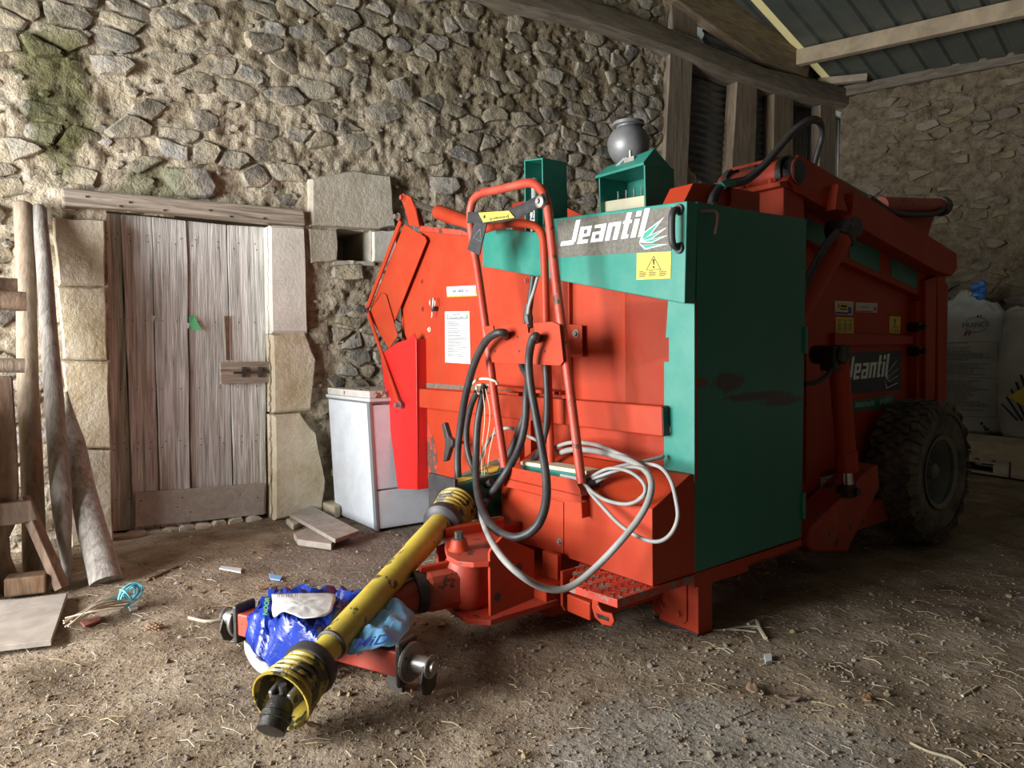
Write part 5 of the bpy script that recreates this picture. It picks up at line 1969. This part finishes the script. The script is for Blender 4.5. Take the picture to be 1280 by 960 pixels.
cable([(733, 606, -.25), (738, 616, -.27), (752, 632, -.30), (775, 656, -.32), (800, 672, -.32), (822, 677, -.31), (838, 668, -.29), (847, 648, -.27), (845, 625, -.25), (838, 600, -.21), (825, 584, -.16), (806, 580, -.14), (785, 583, -.14), (765, 592, -.17), (745, 603, -.22)])
cable([(730, 604, -.25), (742, 616, -.27), (760, 626, -.28), (785, 630, -.28), (805, 620, -.26), (812, 600, -.22), (806, 588, -.2), (790, 584, -.2), (768, 589, -.2), (748, 596, -.22), (735, 600, -.23)])
cable([(739, 599, -.22), (755, 590, -.2), (775, 583, -.18), (800, 578, -.13), (825, 572, -.05), (829, 570, -.03)], .008)
cable([(735, 598, -.23), (760, 586, -.22), (785, 589, -.24), (803, 602, -.25), (806, 616, -.26), (795, 627, -.27)], .007)
cable([(690, 560, -.1), (715, 553, -.1), (745, 556, -.12), (775, 568, -.14), (800, 580, -.16), (812, 592, -.19)], .009)

# ------------------------------------------------------------------ old white fridge and slab
f0, f1 = ground(472, 664), ground(419, 641)
fx = (f1 - f0)
fx.z = 0
dep = fx.length
fx.normalize()
fy = v3(-fx.y, fx.x, 0)
if fy.x < 0: fy = -fy
lean = v3(-.055, .01, 1)
FH = .805
fr_o = empty('old_fridge', loc=f0)
tag(fr_o, 'old white enamelled fridge leaning against the wall beside the shield', 'fridge')
Wd = .52


def fr_p(a, b, h): return fx * a + fy * b + lean * h


def fr_box(name, a0, a1, b0, b1, h0, h1, m, parent=fr_o, bevel=.006):
    mb = MB(); mb.hexa([fr_p(a0, b0, h0), fr_p(a1, b0, h0), fr_p(a1, b1, h0), fr_p(a0, b1, h0)], [fr_p(a0, b0, h1), fr_p(a1, b0, h1), fr_p(a1, b1, h1), fr_p(a0, b1, h1)])
    return mb.build(name, m, parent, bevel=bevel)


body_ = fr_box('cabinet', .03, dep, 0, Wd, .0, FH, M_fridge)
d1 = fr_box('door', 0, .026, 0, Wd, .26, FH - .01, M_fridge)
fr_box('door', 0, .026, 0, Wd, .01, .25, M_fridge)
fr_box('corner_strip', -.004, .032, -.008, .012, 0, FH, M_zinc, body_, .002)
fr_box('top_edge', 0, dep + .005, -.005, Wd, FH, FH + .012, M_zinc, body_, .002)
sl = empty('stone_slab', loc=f0 + fr_p(.2, .2, FH + .013))
tag(sl, 'broken pale slab lying on top of the old white fridge', 'slab')
mb = MB()


def slp(a, b, h): return fr_p(a, b, h) - fr_p(.2, .2, FH + .013)


mb.prism([slp(a, b, FH + .013) for a, b in ((-.02, -.01), (dep * .6, -.015), (dep + .01, -.01), (dep + .01, .35), (.1, .38), (-.02, .30))], lean * .02)
mb.build('lower_sheet', M_white, sl, bevel=.002)
mb = MB(); mb.prism([slp(a, b, FH + .034) for a, b in ((.0, .0), (dep * .5, -.005), (dep, .0), (dep, .33), (.12, .36), (.0, .28))], lean * .045)
mb.build('upper_slab', mat('stained_slab', [(.5, .48, .43), (.62, .6, .55)], 8, .7, bump=.2, chips=((.2, .1, .04), .6, 14)), sl, bevel=.004)
mb = MB()
rng = random.Random(2)
for k in range(10):
    p = slp(rng.uniform(.05, dep - .05), rng.uniform(.03, .25), FH + .0795)
    mb.bar(p, p + v3(rng.uniform(-.04, .04), rng.uniform(-.04, .04), .006), .015, .003)
mb.build('dead_leaves', M_leaf, sl)


def simple_prism(name, m, px, z0, h, label, cat, bevel=.004, group=None):
    P = [ground(x, y, z0 + h) for x, y in px]
    c = sum(P, v3(0, 0, 0)) / len(P)
    c.z = z0
    mb = MB(); mb.prism([p - c for p in P], (0, 0, -h))
    o = mb.build(name, m, None, bevel=bevel)
    o.location = c
    return tag(o, label, cat, group)


simple_prism('floor_plank', M_ply, [(362, 642), (390, 632), (449, 663), (419, 674)], .035, .024, 'pale offcut plank lying askew in front of the fridge', 'plank')
simple_prism('floor_plank', M_ply, [(367, 666), (390, 657), (420, 672), (414, 680), (372, 674)], -.004, .036, 'short dusty offcut lying under the pale plank', 'plank')
simple_prism('loose_block', M_quoin, [(399, 626), (416, 622), (434, 628), (418, 634)], -.01, .085, 'small dressed stone block against the foot of the fridge', 'stone block', .008)
simple_prism('loose_stone', M_quoingrey, [(357, 648), (372, 644), (383, 650), (366, 656)], -.01, .04, 'rounded grey stone by the corner of the pale plank', 'stone', .012)
p = ground(405, 671, .02)
mb = MB(); mb.tube([v3(.018 * math.cos(t), .003 * math.sin(3 * t), .018 * math.sin(t)) for t in np.linspace(0, 2 * math.pi, 18)], .006, 6)
o = mb.build('metal_ring', M_steel, None, smooth=True); o.location = p + v3(0, 0, .006)
tag(o, 'small metal ring standing against the pale plank end', 'ring')

# ------------------------------------------------------------------ poles, stake and timber at the left


def pole(name, m, bot_px, top_px, top_n, r0, r1, label, cat, tip=None, bend=0, seed=1, bot_pt=None):
    b = ground(*bot_px)
    t = WF.wor(wl(top_px[0], top_px[1], top_n))
    L = (t - b).length
    d = (t - b).normalized()
    pts, rs = [], []
    n = 18
    for i in range(n + 1):
        q = i / n
        p = b.lerp(t, q) - b
        p += v3(.006 * fbm((q * 3, seed, 0), 2) + bend * math.sin(math.pi * q), .006 * fbm((q * 3, seed, 5), 2), 0)
        r = (r0 + (r1 - r0) * q) * (1 + .025 * fbm((q * 5, seed, 9), 2))
        if tip == 'bottom' and q < .2:
            r *= .25 + .75 * (q / .2)
        if tip == 'top' and q > .7:
            r *= max(.15, 1 - (q - .7) / .3 * .9)
        if i == n and tip != 'top':
            rs.append(r); pts.append(p - d * .012); r *= .75
        pts.append(p); rs.append(r)
    mb = MB(); mb.tube(pts, rs, 14)
    o = mb.build(name, m, None, smooth=True, angle=50)
    o.location = b
    return tag(o, label, cat, 'poles leaning on the wall by the door')


pole('fence_pole', M_pole, (44, 722), (29, 254), .09, .052, .046, 'tall round brown pole leaning upright by the timber rack', 'pole', seed=3)
pole('fence_pole', M_polegrey, (85, 731), (49, 258), .10, .050, .036, 'tall grey pole with sharpened foot beside the door jamb', 'pole', 'bottom', seed=7)
pole('wooden_stake', M_polegrey, (133, 728), (83, 490), .22, .074, .045, 'short thick stake with tapering top in front of the jamb', 'stake', 'top', seed=12, bend=-.02)

rk = empty('timber_rack', loc=ground(-30, 760))
tag(rk, 'rough brown timber rack with log rails at the left edge', 'rack')
rb_ = rk.location.copy()


def rk_log(name, p, q, r, m=M_rack, seed=0, n=10):
    mb = MB()
    pts = [p.lerp(q, i / n) - rb_ for i in range(n + 1)]
    mb.tube(pts, [r * (1 + .08 * fbm((i * .6, seed, 0), 2)) for i in range(n + 1)], 14)
    return mb.build(name, m, rk, smooth=True, angle=50)


def at_n(x, y, n): return WF.wor(wl(x, y, n))


NR = .66
rk_log('rail', at_n(33, 377, NR), at_n(-90, 372, NR), .046, seed=1)
rk_log('rail', at_n(22, 357, NR - .12), at_n(-90, 352, NR - .12), .036, seed=2)
rk_log('rail', at_n(31, 457, NR), at_n(-90, 455, NR), .036, M_pole, seed=3)
up0 = at_n(-75, 300, NR + .02); up1 = v3(up0.x, up0.y, 0)
rk_log('upright', up1, up0, .05, seed=4)
# carved forked upright
NT = .80
fk = [(-14, 470), (16, 470), (18, 500), (22, 560), (24, 610), (23, 632), (20, 655), (12, 672), (14, 700), (26, 730), (28, 742), (-14, 748)]
mb = MB(); mb.prism([at_n(x, y, NT) - rb_ for x, y in fk], (WF.v * .09))
mb.build('forked_upright', M_rack, rk, bevel=.012)
mb = MB(); mb.prism([at_n(x, y, NT + .05) - rb_ for x, y in ((-20, 632), (40, 626), (48, 650), (20, 656), (-20, 660))], WF.v * .08)
mb.build('seat_rail', M_rack, rk, bevel=.006)
mb = MB(); mb.bar(at_n(28, 622, NT - .02) - rb_, (ground(78, 738) - rb_) + v3(0, 0, .01), .05, .045); mb.build('brace', M_rack, rk, bevel=.004)
mb = MB(); a = ground(8, 744); b = ground(60, 738)
mb.bar(a - rb_ + v3(0, 0, .045), b - rb_ + v3(0, 0, .045), .10, .085); mb.build('foot_block', M_rack, rk, bevel=.008)

for k in range(4):  # unseen boards added to the rack to cast shade on the lower left
    n_ = .38 + k * .165
    mb = MB()
    a, b = WF.wor((-1.80, -n_, 0)), WF.wor((-1.80, -(n_ + .16), 0))
    t_ = WF.u * .03
    hh = .95 + .06 * math.sin(k * 2.3)
    mb.hexa([a - rb_, b - rb_, b + t_ - rb_, a + t_ - rb_], [q + v3(0, 0, hh) - rb_ for q in (a, b, b + t_, a + t_)])
    mb.build('shade_board', M_rack, rk, bevel=.004)

simple_prism('dusty_board', M_ply, [(-40, 812), (64, 800), (84, 741), (28, 748), (-40, 752)], .004, .022, 'dusty thin board lying flat on the floor by the rack', 'board', .002)

# bundle of dry stems tied with blue twine
tb = empty('stem_bundle', loc=ground(125, 765))
tag(tb, 'loose bundle of dry stems tied with blue twine on the floor', 'twine bundle')
t0_ = tb.location.copy()
rng = random.Random(9)
mb = MB()
for k in range(16):
    a = ground(84 + rng.uniform(-6, 8), 776 + rng.uniform(-4, 8), .015 + rng.uniform(0, .03))
    b = ground(158 + rng.uniform(-6, 10), 750 + rng.uniform(-8, 10), .015 + rng.uniform(0, .04))
    m_ = a.lerp(b, .5) + v3(rng.uniform(-.02, .02), rng.uniform(-.02, .02), rng.uniform(.01, .04))
    mb.tube([p - t0_ for p in spline([a, m_, b], 5)], .004, 5)
mb.build('stems', M_stem, tb, smooth=True)
c0 = ground(163, 745, .05)
mb = MB()
for k in range(6):
    ax = v3(rng.uniform(-1, 1), rng.uniform(-1, 1), rng.uniform(-.2, .6)).normalized()
    s1 = ax.orthogonal().normalized(); s2 = ax.cross(s1)
    rr = rng.uniform(.035, .055)
    o_ = c0 + v3(rng.uniform(-.015, .015), rng.uniform(-.015, .015), rng.uniform(0, .02)) - t0_
    mb.tube([o_ + s1 * rr * math.cos(t) + s2 * rr * .7 * math.sin(t) for t in np.linspace(0, 6.28, 18)], .0042, 6)
mb.build('blue_twine', M_bluetwine, tb, smooth=True)

# ------------------------------------------------------------------ pallets and big bags at the back right
pd = (ground(1280, 600) - ground(1213, 590)).normalized()        # along the pallet front
pdn = v3(pd.y * -1, pd.x, 0)
if pdn.y < 0: pdn = -pdn
PO = ground(1200, 588)


def pal(a, b, h): return PO + pd * a + pdn * b + v3(0, 0, h)


def pallet(a0, z, label):
    ob = empty('pallet', loc=pal(a0, 0, z))
    o_ = ob.location.copy()
    tag(ob, label, 'pallet')

    def bx(name, a, b, c, d, h0, h1):
        mb = MB()
        q = [pal(a, c, z + h0), pal(b, c, z + h0), pal(b, d, z + h0), pal(a, d, z + h0)]
        mb.hexa([p - o_ for p in q], [p - o_ + v3(0, 0, h1 - h0) for p in q])
        mb.build(name, M_pallet, ob, bevel=.004)
    for c in (0, .45, .9):
        bx('bottom_board', a0, a0 + 1.2, c, c + .1, 0, .022)
        for a in (0, .53, 1.06):
            bx('block', a0 + a, a0 + a + .14, c, c + .1, .022, .10)
        bx('stringer_board', a0, a0 + 1.2, c, c + .1, .10, .122)
    for k in range(8):
        a = a0 + k * .155
        bx('deck_board', a, a + .115, 0, 1.0, .122, .144)


pallet(-.75, 0.0, 'low wooden pallet on the floor next to the tractor wheel')
pallet(.47, 0.0, 'low wooden pallet on the floor at the right edge')


def stack(a0, z, b0, name, label):
    global PO
    keep = PO
    PO = PO + pdn * b0
    pallet(a0, z, label)
    PO = keep


stack(-.72, .146, .28, 'pallet', 'upper wooden pallet carrying the tied white sack')
stack(.52, .146, .28, 'pallet', 'upper wooden pallet carrying the striped white sack')
# a weathered panel lying sloped on the pallet fronts
o = empty('sloping_panel', loc=pal(-.4, .02, .15))
tag(o, 'weathered wooden panel lying sloped across the pallet fronts', 'panel')
o_ = o.location.copy()
for k in range(6):
    b0_, b1_ = .02 + .055 * k, .02 + .055 * (k + 1) - .004
    h0_, h1_ = .155 + .03 * k, .155 + .03 * (k + 1) - .002
    mb = MB()
    q = [pal(-.6, b0_, h0_), pal(1.6, b0_, h0_), pal(1.6, b1_, h1_), pal(-.6, b1_, h1_)]
    mb.hexa([p - o_ for p in q], [p - o_ + v3(0, 0, -.018) for p in q])
    mb.build('plank', M_pallet, o, bevel=.003)


def big_bag(name, px_l, px_r, base_y, top_y, depth_b, label, seed, crown):
    """sack standing on the pallet deck, round-cornered, bulging"""
    # foot centre on the deck
    zl = .294
    xc_ = (px_l + px_r) / 2
    dd_ = ray(xc_, base_y)
    t_ = (PO + pdn * .82 - CAMP).dot(pdn) / dd_.dot(pdn)
    c = CAMP + dd_ * t_
    Yc = c.y
    w = (px_r - px_l) / FPX * Yc
    Hh = (base_y - top_y) / FPX * (Yc) * 1.0
    ob = empty(name, loc=v3(c.x, c.y, zl))
    tag(ob, label, 'sack', 'white bulk sacks on pallets')
    ex = v3(c.y, -c.x, 0).normalized()
    ey = v3(-ex.y, ex.x, 0)
    n = 40
    mb = MB()
    vs, fs = [], []
    rows = 22
    for j in range(rows + 1):
        q = j / rows
        z = Hh * q
        sc_ = .9 + .12 * math.sin(math.pi * min(q * 1.1, 1)) ** .7
        if q < .06: sc_ *= .9 + .1 * q / .06
        if crown and q > .8:
            sc_ *= 1 - .12 * ((q - .8) / .2)
        for k in range(n):
            t = 2 * math.pi * k / n
            cx_, sy_ = math.cos(t), math.sin(t)
            e_ = .5
            X = math.copysign(abs(cx_) ** e_, cx_) * w / 2 * sc_
            Y = math.copysign(abs(sy_) ** e_, sy_) * w / 2 * sc_
            wob = .014 * fbm((X * 4 + seed, Y * 4, z * 5), 3)
            zz = z
            if crown and q > .8:
                wob += .03 * fbm((X * 9, Y * 9 + seed, z * 9), 3) * (q - .8) / .2
            vs.append(ex * (X + wob) + ey * (Y + wob) + v3(0, 0, zz))
    for j in range(rows):
        for k in range(n):
            fs.append((j * n + k, j * n + (k + 1) % n, (j + 1) * n + (k + 1) % n, (j + 1) * n + k))
    fs.append(tuple(range(n))[::-1])
    top_c = len(vs)
    # gathered top
    prev = [rows * n + k for k in range(n)]
    for r in range(1, 7):
        q = r / 6
        base_i = len(vs)
        for k in range(n):
            p = v3(*vs[rows * n + k])
            fold = .05 * math.sin(k * 1.9 + seed) * (1 - q) + .03 * fbm((k * .7, r * .9, seed), 2)
            cpt = ex * (-w * .08) + v3(0, 0, Hh)
            p2 = p.lerp(cpt, q * .93)
            p2.z = Hh + (.03 + .20 * q ** 1.5 if crown else .05 * math.sin(q * 1.5)) + fold * .8
            vs.append(p2)
        fs += [(prev[k], prev[(k + 1) % n], base_i + (k + 1) % n, base_i + k) for k in range(n)]
        prev = [base_i + k for k in range(n)]
    fs.append(tuple(prev))
    mb.add(vs, fs)
    body = mb.build('bag_body', M_bag, ob, smooth=True, angle=60)
    return ob, ex, ey, w, Hh


b1, ex, ey, bw, bh = big_bag('bulk_sack', 1164, 1254, 524, 375, 0, 'tied white bulk sack with small black print and blue tie', 3, True)


def bfront(x, z, d=.012): return ex * x - ey * (bw / 2 * 1.02 + d) + v3(0, 0, z)


text_on('lettering', 'FRANCE', bfront(-.06, bh * .86), bfront(.17, bh * .87), bfront(-.06, bh * .90), M_black_ink, b1)
mb = MB(); c_ = bfront(.055, bh * .885)
mb.tube([c_ + ex * .10 * math.cos(t) + v3(0, 0, .075 * math.sin(t)) for t in np.linspace(.5, 2.6, 14)], .003, 4)
mb.tube([c_ + ex * .10 * math.cos(t) + v3(0, 0, .075 * math.sin(t)) for t in np.linspace(3.6, 5.8, 14)], .003, 4)
mb.build('round_mark', M_black_ink, b1)
rng = random.Random(31)
for m_, k in ((M_blue_ink, 0), (M_red_ink, 1)):
    bars_on('flag_mark', m_, bfront(-.05 + .03 * k, bh * .80), ex * .02, v3(0, 0, .045) + ex * .02, [(0, 0, 1, 1)], (0, 0, 0), b1)
    bars_on('flag_mark', m_, bfront(.06 + .025 * k, bh * .945), ex * .018, v3(0, 0, .02), [(0, 0, 1, 1)], (0, 0, 0), b1)
bars_on('print', M_grey_ink, bfront(-.30, bh * .15, .014), ex * .55, v3(0, 0, bh * .60),
        print_rows(rng, .02, .92, [.98 - .028 * k for k in range(33) if k not in (1, 9, 16, 17, 31)], .010, 1, (.03, .12)) + [(.0, .0, .008, 1), (.99, .0, 1, 1), (0, 0, 1, .006), (0, .995, 1, 1), (0, .52, 1, .526)], (0, 0, 0), b1)
bars_on('recycling_mark', M_black_ink, bfront(-.20, bh * .16, .014), ex * .08, v3(0, 0, .07), [(.1, 0, .9, .1), (.1, 0, .25, .4), (.75, 0, .9, .4), (.3, .45, .45, .8), (.55, .45, .7, .8), (.42, .8, .6, .95)], (0, 0, 0), b1)
bars_on('scuff_mark', M_black_ink, bfront(.10, bh * .03, .014), ex * .12, v3(0, 0, .15), [(.1, .5, .3, .7), (.3, .3, .5, .45), (.4, .1, .75, .3), (.8, 0, .95, .12)], (0, 0, 0), b1)
tc_ = ex * .02 - ey * .1 + v3(0, 0, bh + .20)
mb = MB()
mb.tube(spline([tc_ + ex * (.06 + .05 * math.sin(t * 3)) + v3(0, 0, .10 - .03 * t * 1.0) + ey * .02 * math.cos(t * 5) for t in np.linspace(0, 6, 9)], 4), [.03 + .012 * math.sin(i) for i in range(33)], 8)
mb.build('blue_tie', M_ribbon, b1, smooth=True)
mb = MB()
for (x, z, s) in ((-.22, .08, .16), (-.08, .12, .14), (.06, .09, .12), (.16, .03, .10)):
    c_ = ex * x + v3(0, 0, bh + z)
    mb.add([c_ + v3(s * a * (1 + .3 * fbm((a, b, x), 2)), s * .8 * b, s * .6 * cc) for a, b, cc in ((-1, -.5, -.4), (0, -1, -.2), (1, -.4, -.5), (.8, .7, -.3), (-.7, .8, -.3), (-.2, -.2, .8), (.4, 0, .6))],
           [(0, 1, 5), (1, 2, 6), (1, 6, 5), (2, 3, 6), (3, 4, 5), (3, 5, 6), (4, 0, 5)])
mb.build('gathered_folds', M_bag, b1, smooth=True, angle=60)

b2, ex, ey, bw, bh = big_bag('bulk_sack', 1257, 1349, 531, 372, 0, 'white bulk sack with black stripes and yellow diamond at right edge', 6, False)
# striped diamond panel
def bf2(x, z, d=.016): return ex * x - ey * (bw / 2 * 1.02 + d) + v3(0, 0, z)


mb = MB()
for k in range(11):
    x0 = -.36 + k * .036
    z0, z1 = bh * .16 + .0 * k, bh * .30 + bh * .30 * min(k / 5, 1)
    mb.add([bf2(x0 + .16, z0), bf2(x0 + .182, z0), bf2(x0 + .022 + .03, z1 * .95), bf2(x0 + .03, z1 * .95)], [(0, 1, 2, 3)])
mb.build('stripe_print', mat('navy_ink', [(.015, .02, .06)], rough=.6, bump=0), b2)
dc = v3(*(-.12 * 1.0, 0, bh * .36))
mb = MB(); mb.add([bf2(-.27, bh * .34, .02), bf2(-.09, bh * .24, .02), bf2(.09, bh * .36, .02), bf2(-.07, bh * .47, .02)], [(0, 1, 2, 3)])
dm = mb.build('hazard_diamond', M_yellow, b2)
mb = MB()
c_ = bf2(-.08, bh * .38, .022)
for t in np.linspace(0, 2 * math.pi, 14)[:-1]:
    mb.add([c_ + ex * .03 * math.cos(t) + v3(0, 0, .03 * math.sin(t)), c_ + ex * .03 * math.cos(t + .5) + v3(0, 0, .03 * math.sin(t + .5)), c_ + ex * .018 * math.cos(t + .5) + v3(0, 0, .018 * math.sin(t + .5)), c_ + ex * .018 * math.cos(t) + v3(0, 0, .018 * math.sin(t))], [(0, 1, 2, 3)])
mb.add([c_ + ex * -.04 + v3(0, 0, -.05), c_ + ex * .04 + v3(0, 0, -.05), c_ + ex * .04 + v3(0, 0, -.042), c_ + ex * -.04 + v3(0, 0, -.042)], [(0, 1, 2, 3)])
mb.build('hazard_symbol', M_black_ink, dm)

# ------------------------------------------------------------------ floor litter
rng = random.Random(77)


def gpt(p):
    return v3(p.x, p.y, floor_h(p.x, p.y))


mb = MB()
ico = [(0, 0, 1), (.894, 0, .447), (.276, .851, .447), (-.724, .526, .447), (-.724, -.526, .447), (.276, -.851, .447), (.724, .526, -.447), (-.276, .851, -.447), (-.894, 0, -.447), (-.276, -.851, -.447), (.724, -.526, -.447), (0, 0, -1)]
icf = [(0, 1, 2), (0, 2, 3), (0, 3, 4), (0, 4, 5), (0, 5, 1), (1, 6, 2), (2, 7, 3), (3, 8, 4), (4, 9, 5), (5, 10, 1), (6, 7, 2), (7, 8, 3), (8, 9, 4), (9, 10, 5), (10, 6, 1), (6, 11, 7), (7, 11, 8), (8, 11, 9), (9, 11, 10), (10, 11, 6)]
for k in range(9000):
    x, y = rng.uniform(-40, 1320), 640 + 330 * rng.random() ** 1.3
    p = ground(x, y)
    if p.y > 7 or WF.loc(p).y > -.05:
        continue
    r = rng.uniform(.002, .006) * (2.2 if rng.random() < .05 else 1) * (.7 + .1 * p.y)
    z = floor_h(p.x, p.y)
    sx, sy, sz = rng.uniform(.7, 1.4), rng.uniform(.7, 1.4), rng.uniform(.5, .9)
    mb.add([(p.x + a * r * sx, p.y + b * r * sy, z + r * .3 + c * r * sz) for a, b, c in ico], icf)
pb_ = mb.build('pebbles', M_pebble, None)
tag(pb_, 'loose grit and pebbles scattered over the earth floor', 'gravel', kind='stuff')
mb = MB()
for k in range(1000):
    x, y = rng.uniform(0, 1300), 650 + 310 * rng.random()
    p = ground(x, y)
    if p.y > 6.5 or WF.loc(p).y > -.1:
        continue
    if x > 300 and rng.random() < .35:
        continue
    an = rng.uniform(0, 6.28)
    l = rng.uniform(.02, .09)
    d = v3(math.cos(an), math.sin(an), 0) * l
    a, b = gpt(p), gpt(p + d)
    m_ = a.lerp(b, .5) + v3(rng.uniform(-.01, .01), rng.uniform(-.01, .01), .006)
    mb.tube([a + v3(0, 0, .004), m_ + v3(0, 0, .004), b + v3(0, 0, .004)], rng.uniform(.0006, .0014), 4)
st_ = mb.build('straw_bits', M_straw, None)
tag(st_, 'scattered bits of straw and twig on the floor', 'straw', kind='stuff')


def curl_leaf(x, y, s, an, m=M_leaf):
    p = gpt(ground(x, y))
    vs = []
    for i in range(6):
        t = i / 5 * 2 - 1
        w = (1 - t * t) * .42 + .05
        for j in (-1, -.35, .35, 1):
            a, b = t * s, j * w * s * (1 + .25 * rng.uniform(-1, 1))
            vs.append((a * math.cos(an) - b * math.sin(an), a * math.sin(an) + b * math.cos(an), .010 + s * .14 * abs(j) ** 1.5 * rng.uniform(.2, 1) + s * .18 * t * t))
    fs = [(i * 4 + j, i * 4 + j + 1, i * 4 + j + 5, i * 4 + j + 4) for i in range(5) for j in range(3)]
    mb = MB(); mb.add(vs, fs)
    o = mb.build('dead_leaf', m, None, smooth=True, angle=60)
    sm = o.modifiers.new('thickness', 'SOLIDIFY'); sm.thickness = .0015
    o.location = p - v3(0, 0, .006)
    return o


LV = [(232, 734, .034, 'pale curled dead leaf left of the blue wrapper'), (252, 738, .026, 'small tan dead leaf nearest the blue wrapper'), (327, 640, .028, 'dry dead leaf at the foot of the right door jamb'),
      (343, 664, .03, 'dry dead leaf beside the short dusty offcut'), (392, 907, .032, 'curled dead leaf by the open end of the shaft'), (552, 778, .028, 'dead leaf on the floor under the swivel hitch'),
      (648, 781, .03, 'pair-shaped dead leaf on the floor below the grey cable'), (183, 724, .028, 'dead leaf between the stake and the white strip'), (420, 845, .028, 'dead leaf under the yellow shaft tube'),
      (330, 735, .042, 'long brown dead leaf touching the blue bag'), (942, 864, .045, 'broad brown dead leaf on the floor right of the leg'), (985, 874, .042, 'pinkish dead leaf right of the broad brown leaf'),
      (1085, 874, .034, 'torn dead leaf on the floor below the wheel'), (560, 808, .02, 'tiny dead leaf right of the cross bar pin')]
for x, y, s, lab in LV:
    tag(curl_leaf(x, y, s, rng.uniform(0, 6.28)), lab, 'leaf', 'dead leaves on the floor')


def bit(name, m, px, h, label, cat):
    P = [gpt(ground(x, y)) for x, y in px]
    c = sum(P, v3(0, 0, 0)) / len(P)
    mb = MB(); mb.prism([v3(p.x - c.x, p.y - c.y, .005) for p in P], (0, 0, h))
    o = mb.build(name, m, None); o.location = v3(c.x, c.y, max(p.z for p in P) - .002)
    return tag(o, label, cat)


bit('white_strip', M_white, [(276, 708), (302, 711), (301, 716), (274, 711)], .006, 'thin white plastic strip on the floor before the door', 'plastic strip')
bit('blue_wrapper', mat('blue_paper', [(.2, .35, .6)], rough=.6, bump=0), [(336, 716), (353, 719), (350, 724), (338, 722)], .006, 'small blue wrapper on the floor above the blue bag', 'wrapper')
bit('red_scrap', mat('faded_red_cloth', [(.4, .16, .12)], 20, .9), [(100, 778), (124, 770), (126, 776), (106, 784)], .008, 'faded red scrap beside the stem bundle', 'scrap')
bit('white_scrap', M_white, [(1172, 958), (1186, 957), (1188, 964), (1174, 966)], .006, 'white scrap at the bottom edge of the floor', 'scrap')
bit('white_scrap', M_white, [(955, 822), (964, 821), (965, 830), (957, 832)], .012, 'white chip on the floor before the support leg', 'scrap')
bit('white_scrap', M_white, [(160, 758), (172, 756), (172, 762), (163, 764)], .008, 'white crumpled scrap under the blue twine', 'scrap')
p = gpt(ground(193, 784))
mb = MB()
mb.lathe((-.035, 0, .014), (1, .15, 0), [(0, .003), (.01, .010), (.03, .015), (.05, .013), (.068, .004)], 12)
for i in range(5):
    for k in range(7):
        t = k * .9 + i * .45; xx = -.028 + i * .012
        mb.bar((xx, .012 * math.cos(t), .014 + .012 * math.sin(t)), (xx + .009, .018 * math.cos(t), .014 + .018 * math.sin(t)), .006, .003)
o = mb.build('pine_cone', M_leaf, None, smooth=True, angle=30); o.location = p
tag(o, 'closed brown pine cone lying on the floor', 'pine cone')


def stick(px, r, label, m=M_stem):
    P = [gpt(ground(x, y)) + v3(0, 0, r * .8) for x, y in px]
    c = P[0]
    mb = MB(); mb.tube([p - c for p in spline(P, 5)], r, 6)
    o = mb.build('dry_stick', m, None, smooth=True); o.location = c
    return tag(o, label, 'stick')


stick([(236, 772), (258, 775), (282, 771)], .007, 'pale dry stick pointing at the left end of the cross bar')
stick([(1138, 920), (1160, 930), (1190, 940), (1206, 952), (1212, 962)], .004, 'long curved pale straw stem near the bottom right', M_straw)
stick([(905, 788), (930, 783), (950, 784)], .005, 'straight straw stem beside the support leg', M_straw)
stick([(880, 790), (915, 787), (945, 790)], .004, 'thin straw stem lying at the support leg foot', M_straw)
stick([(935, 781), (945, 777), (950, 787), (957, 800)], .008, 'crooked grey twig on the floor behind the leg')
stick([(1203, 864), (1215, 858), (1222, 854)], .005, 'short golden straw stem at the right of the floor', M_straw)
stick([(185, 724), (205, 715), (222, 708)], .008, 'bent brown twig on the floor near the stakes', M_rack)
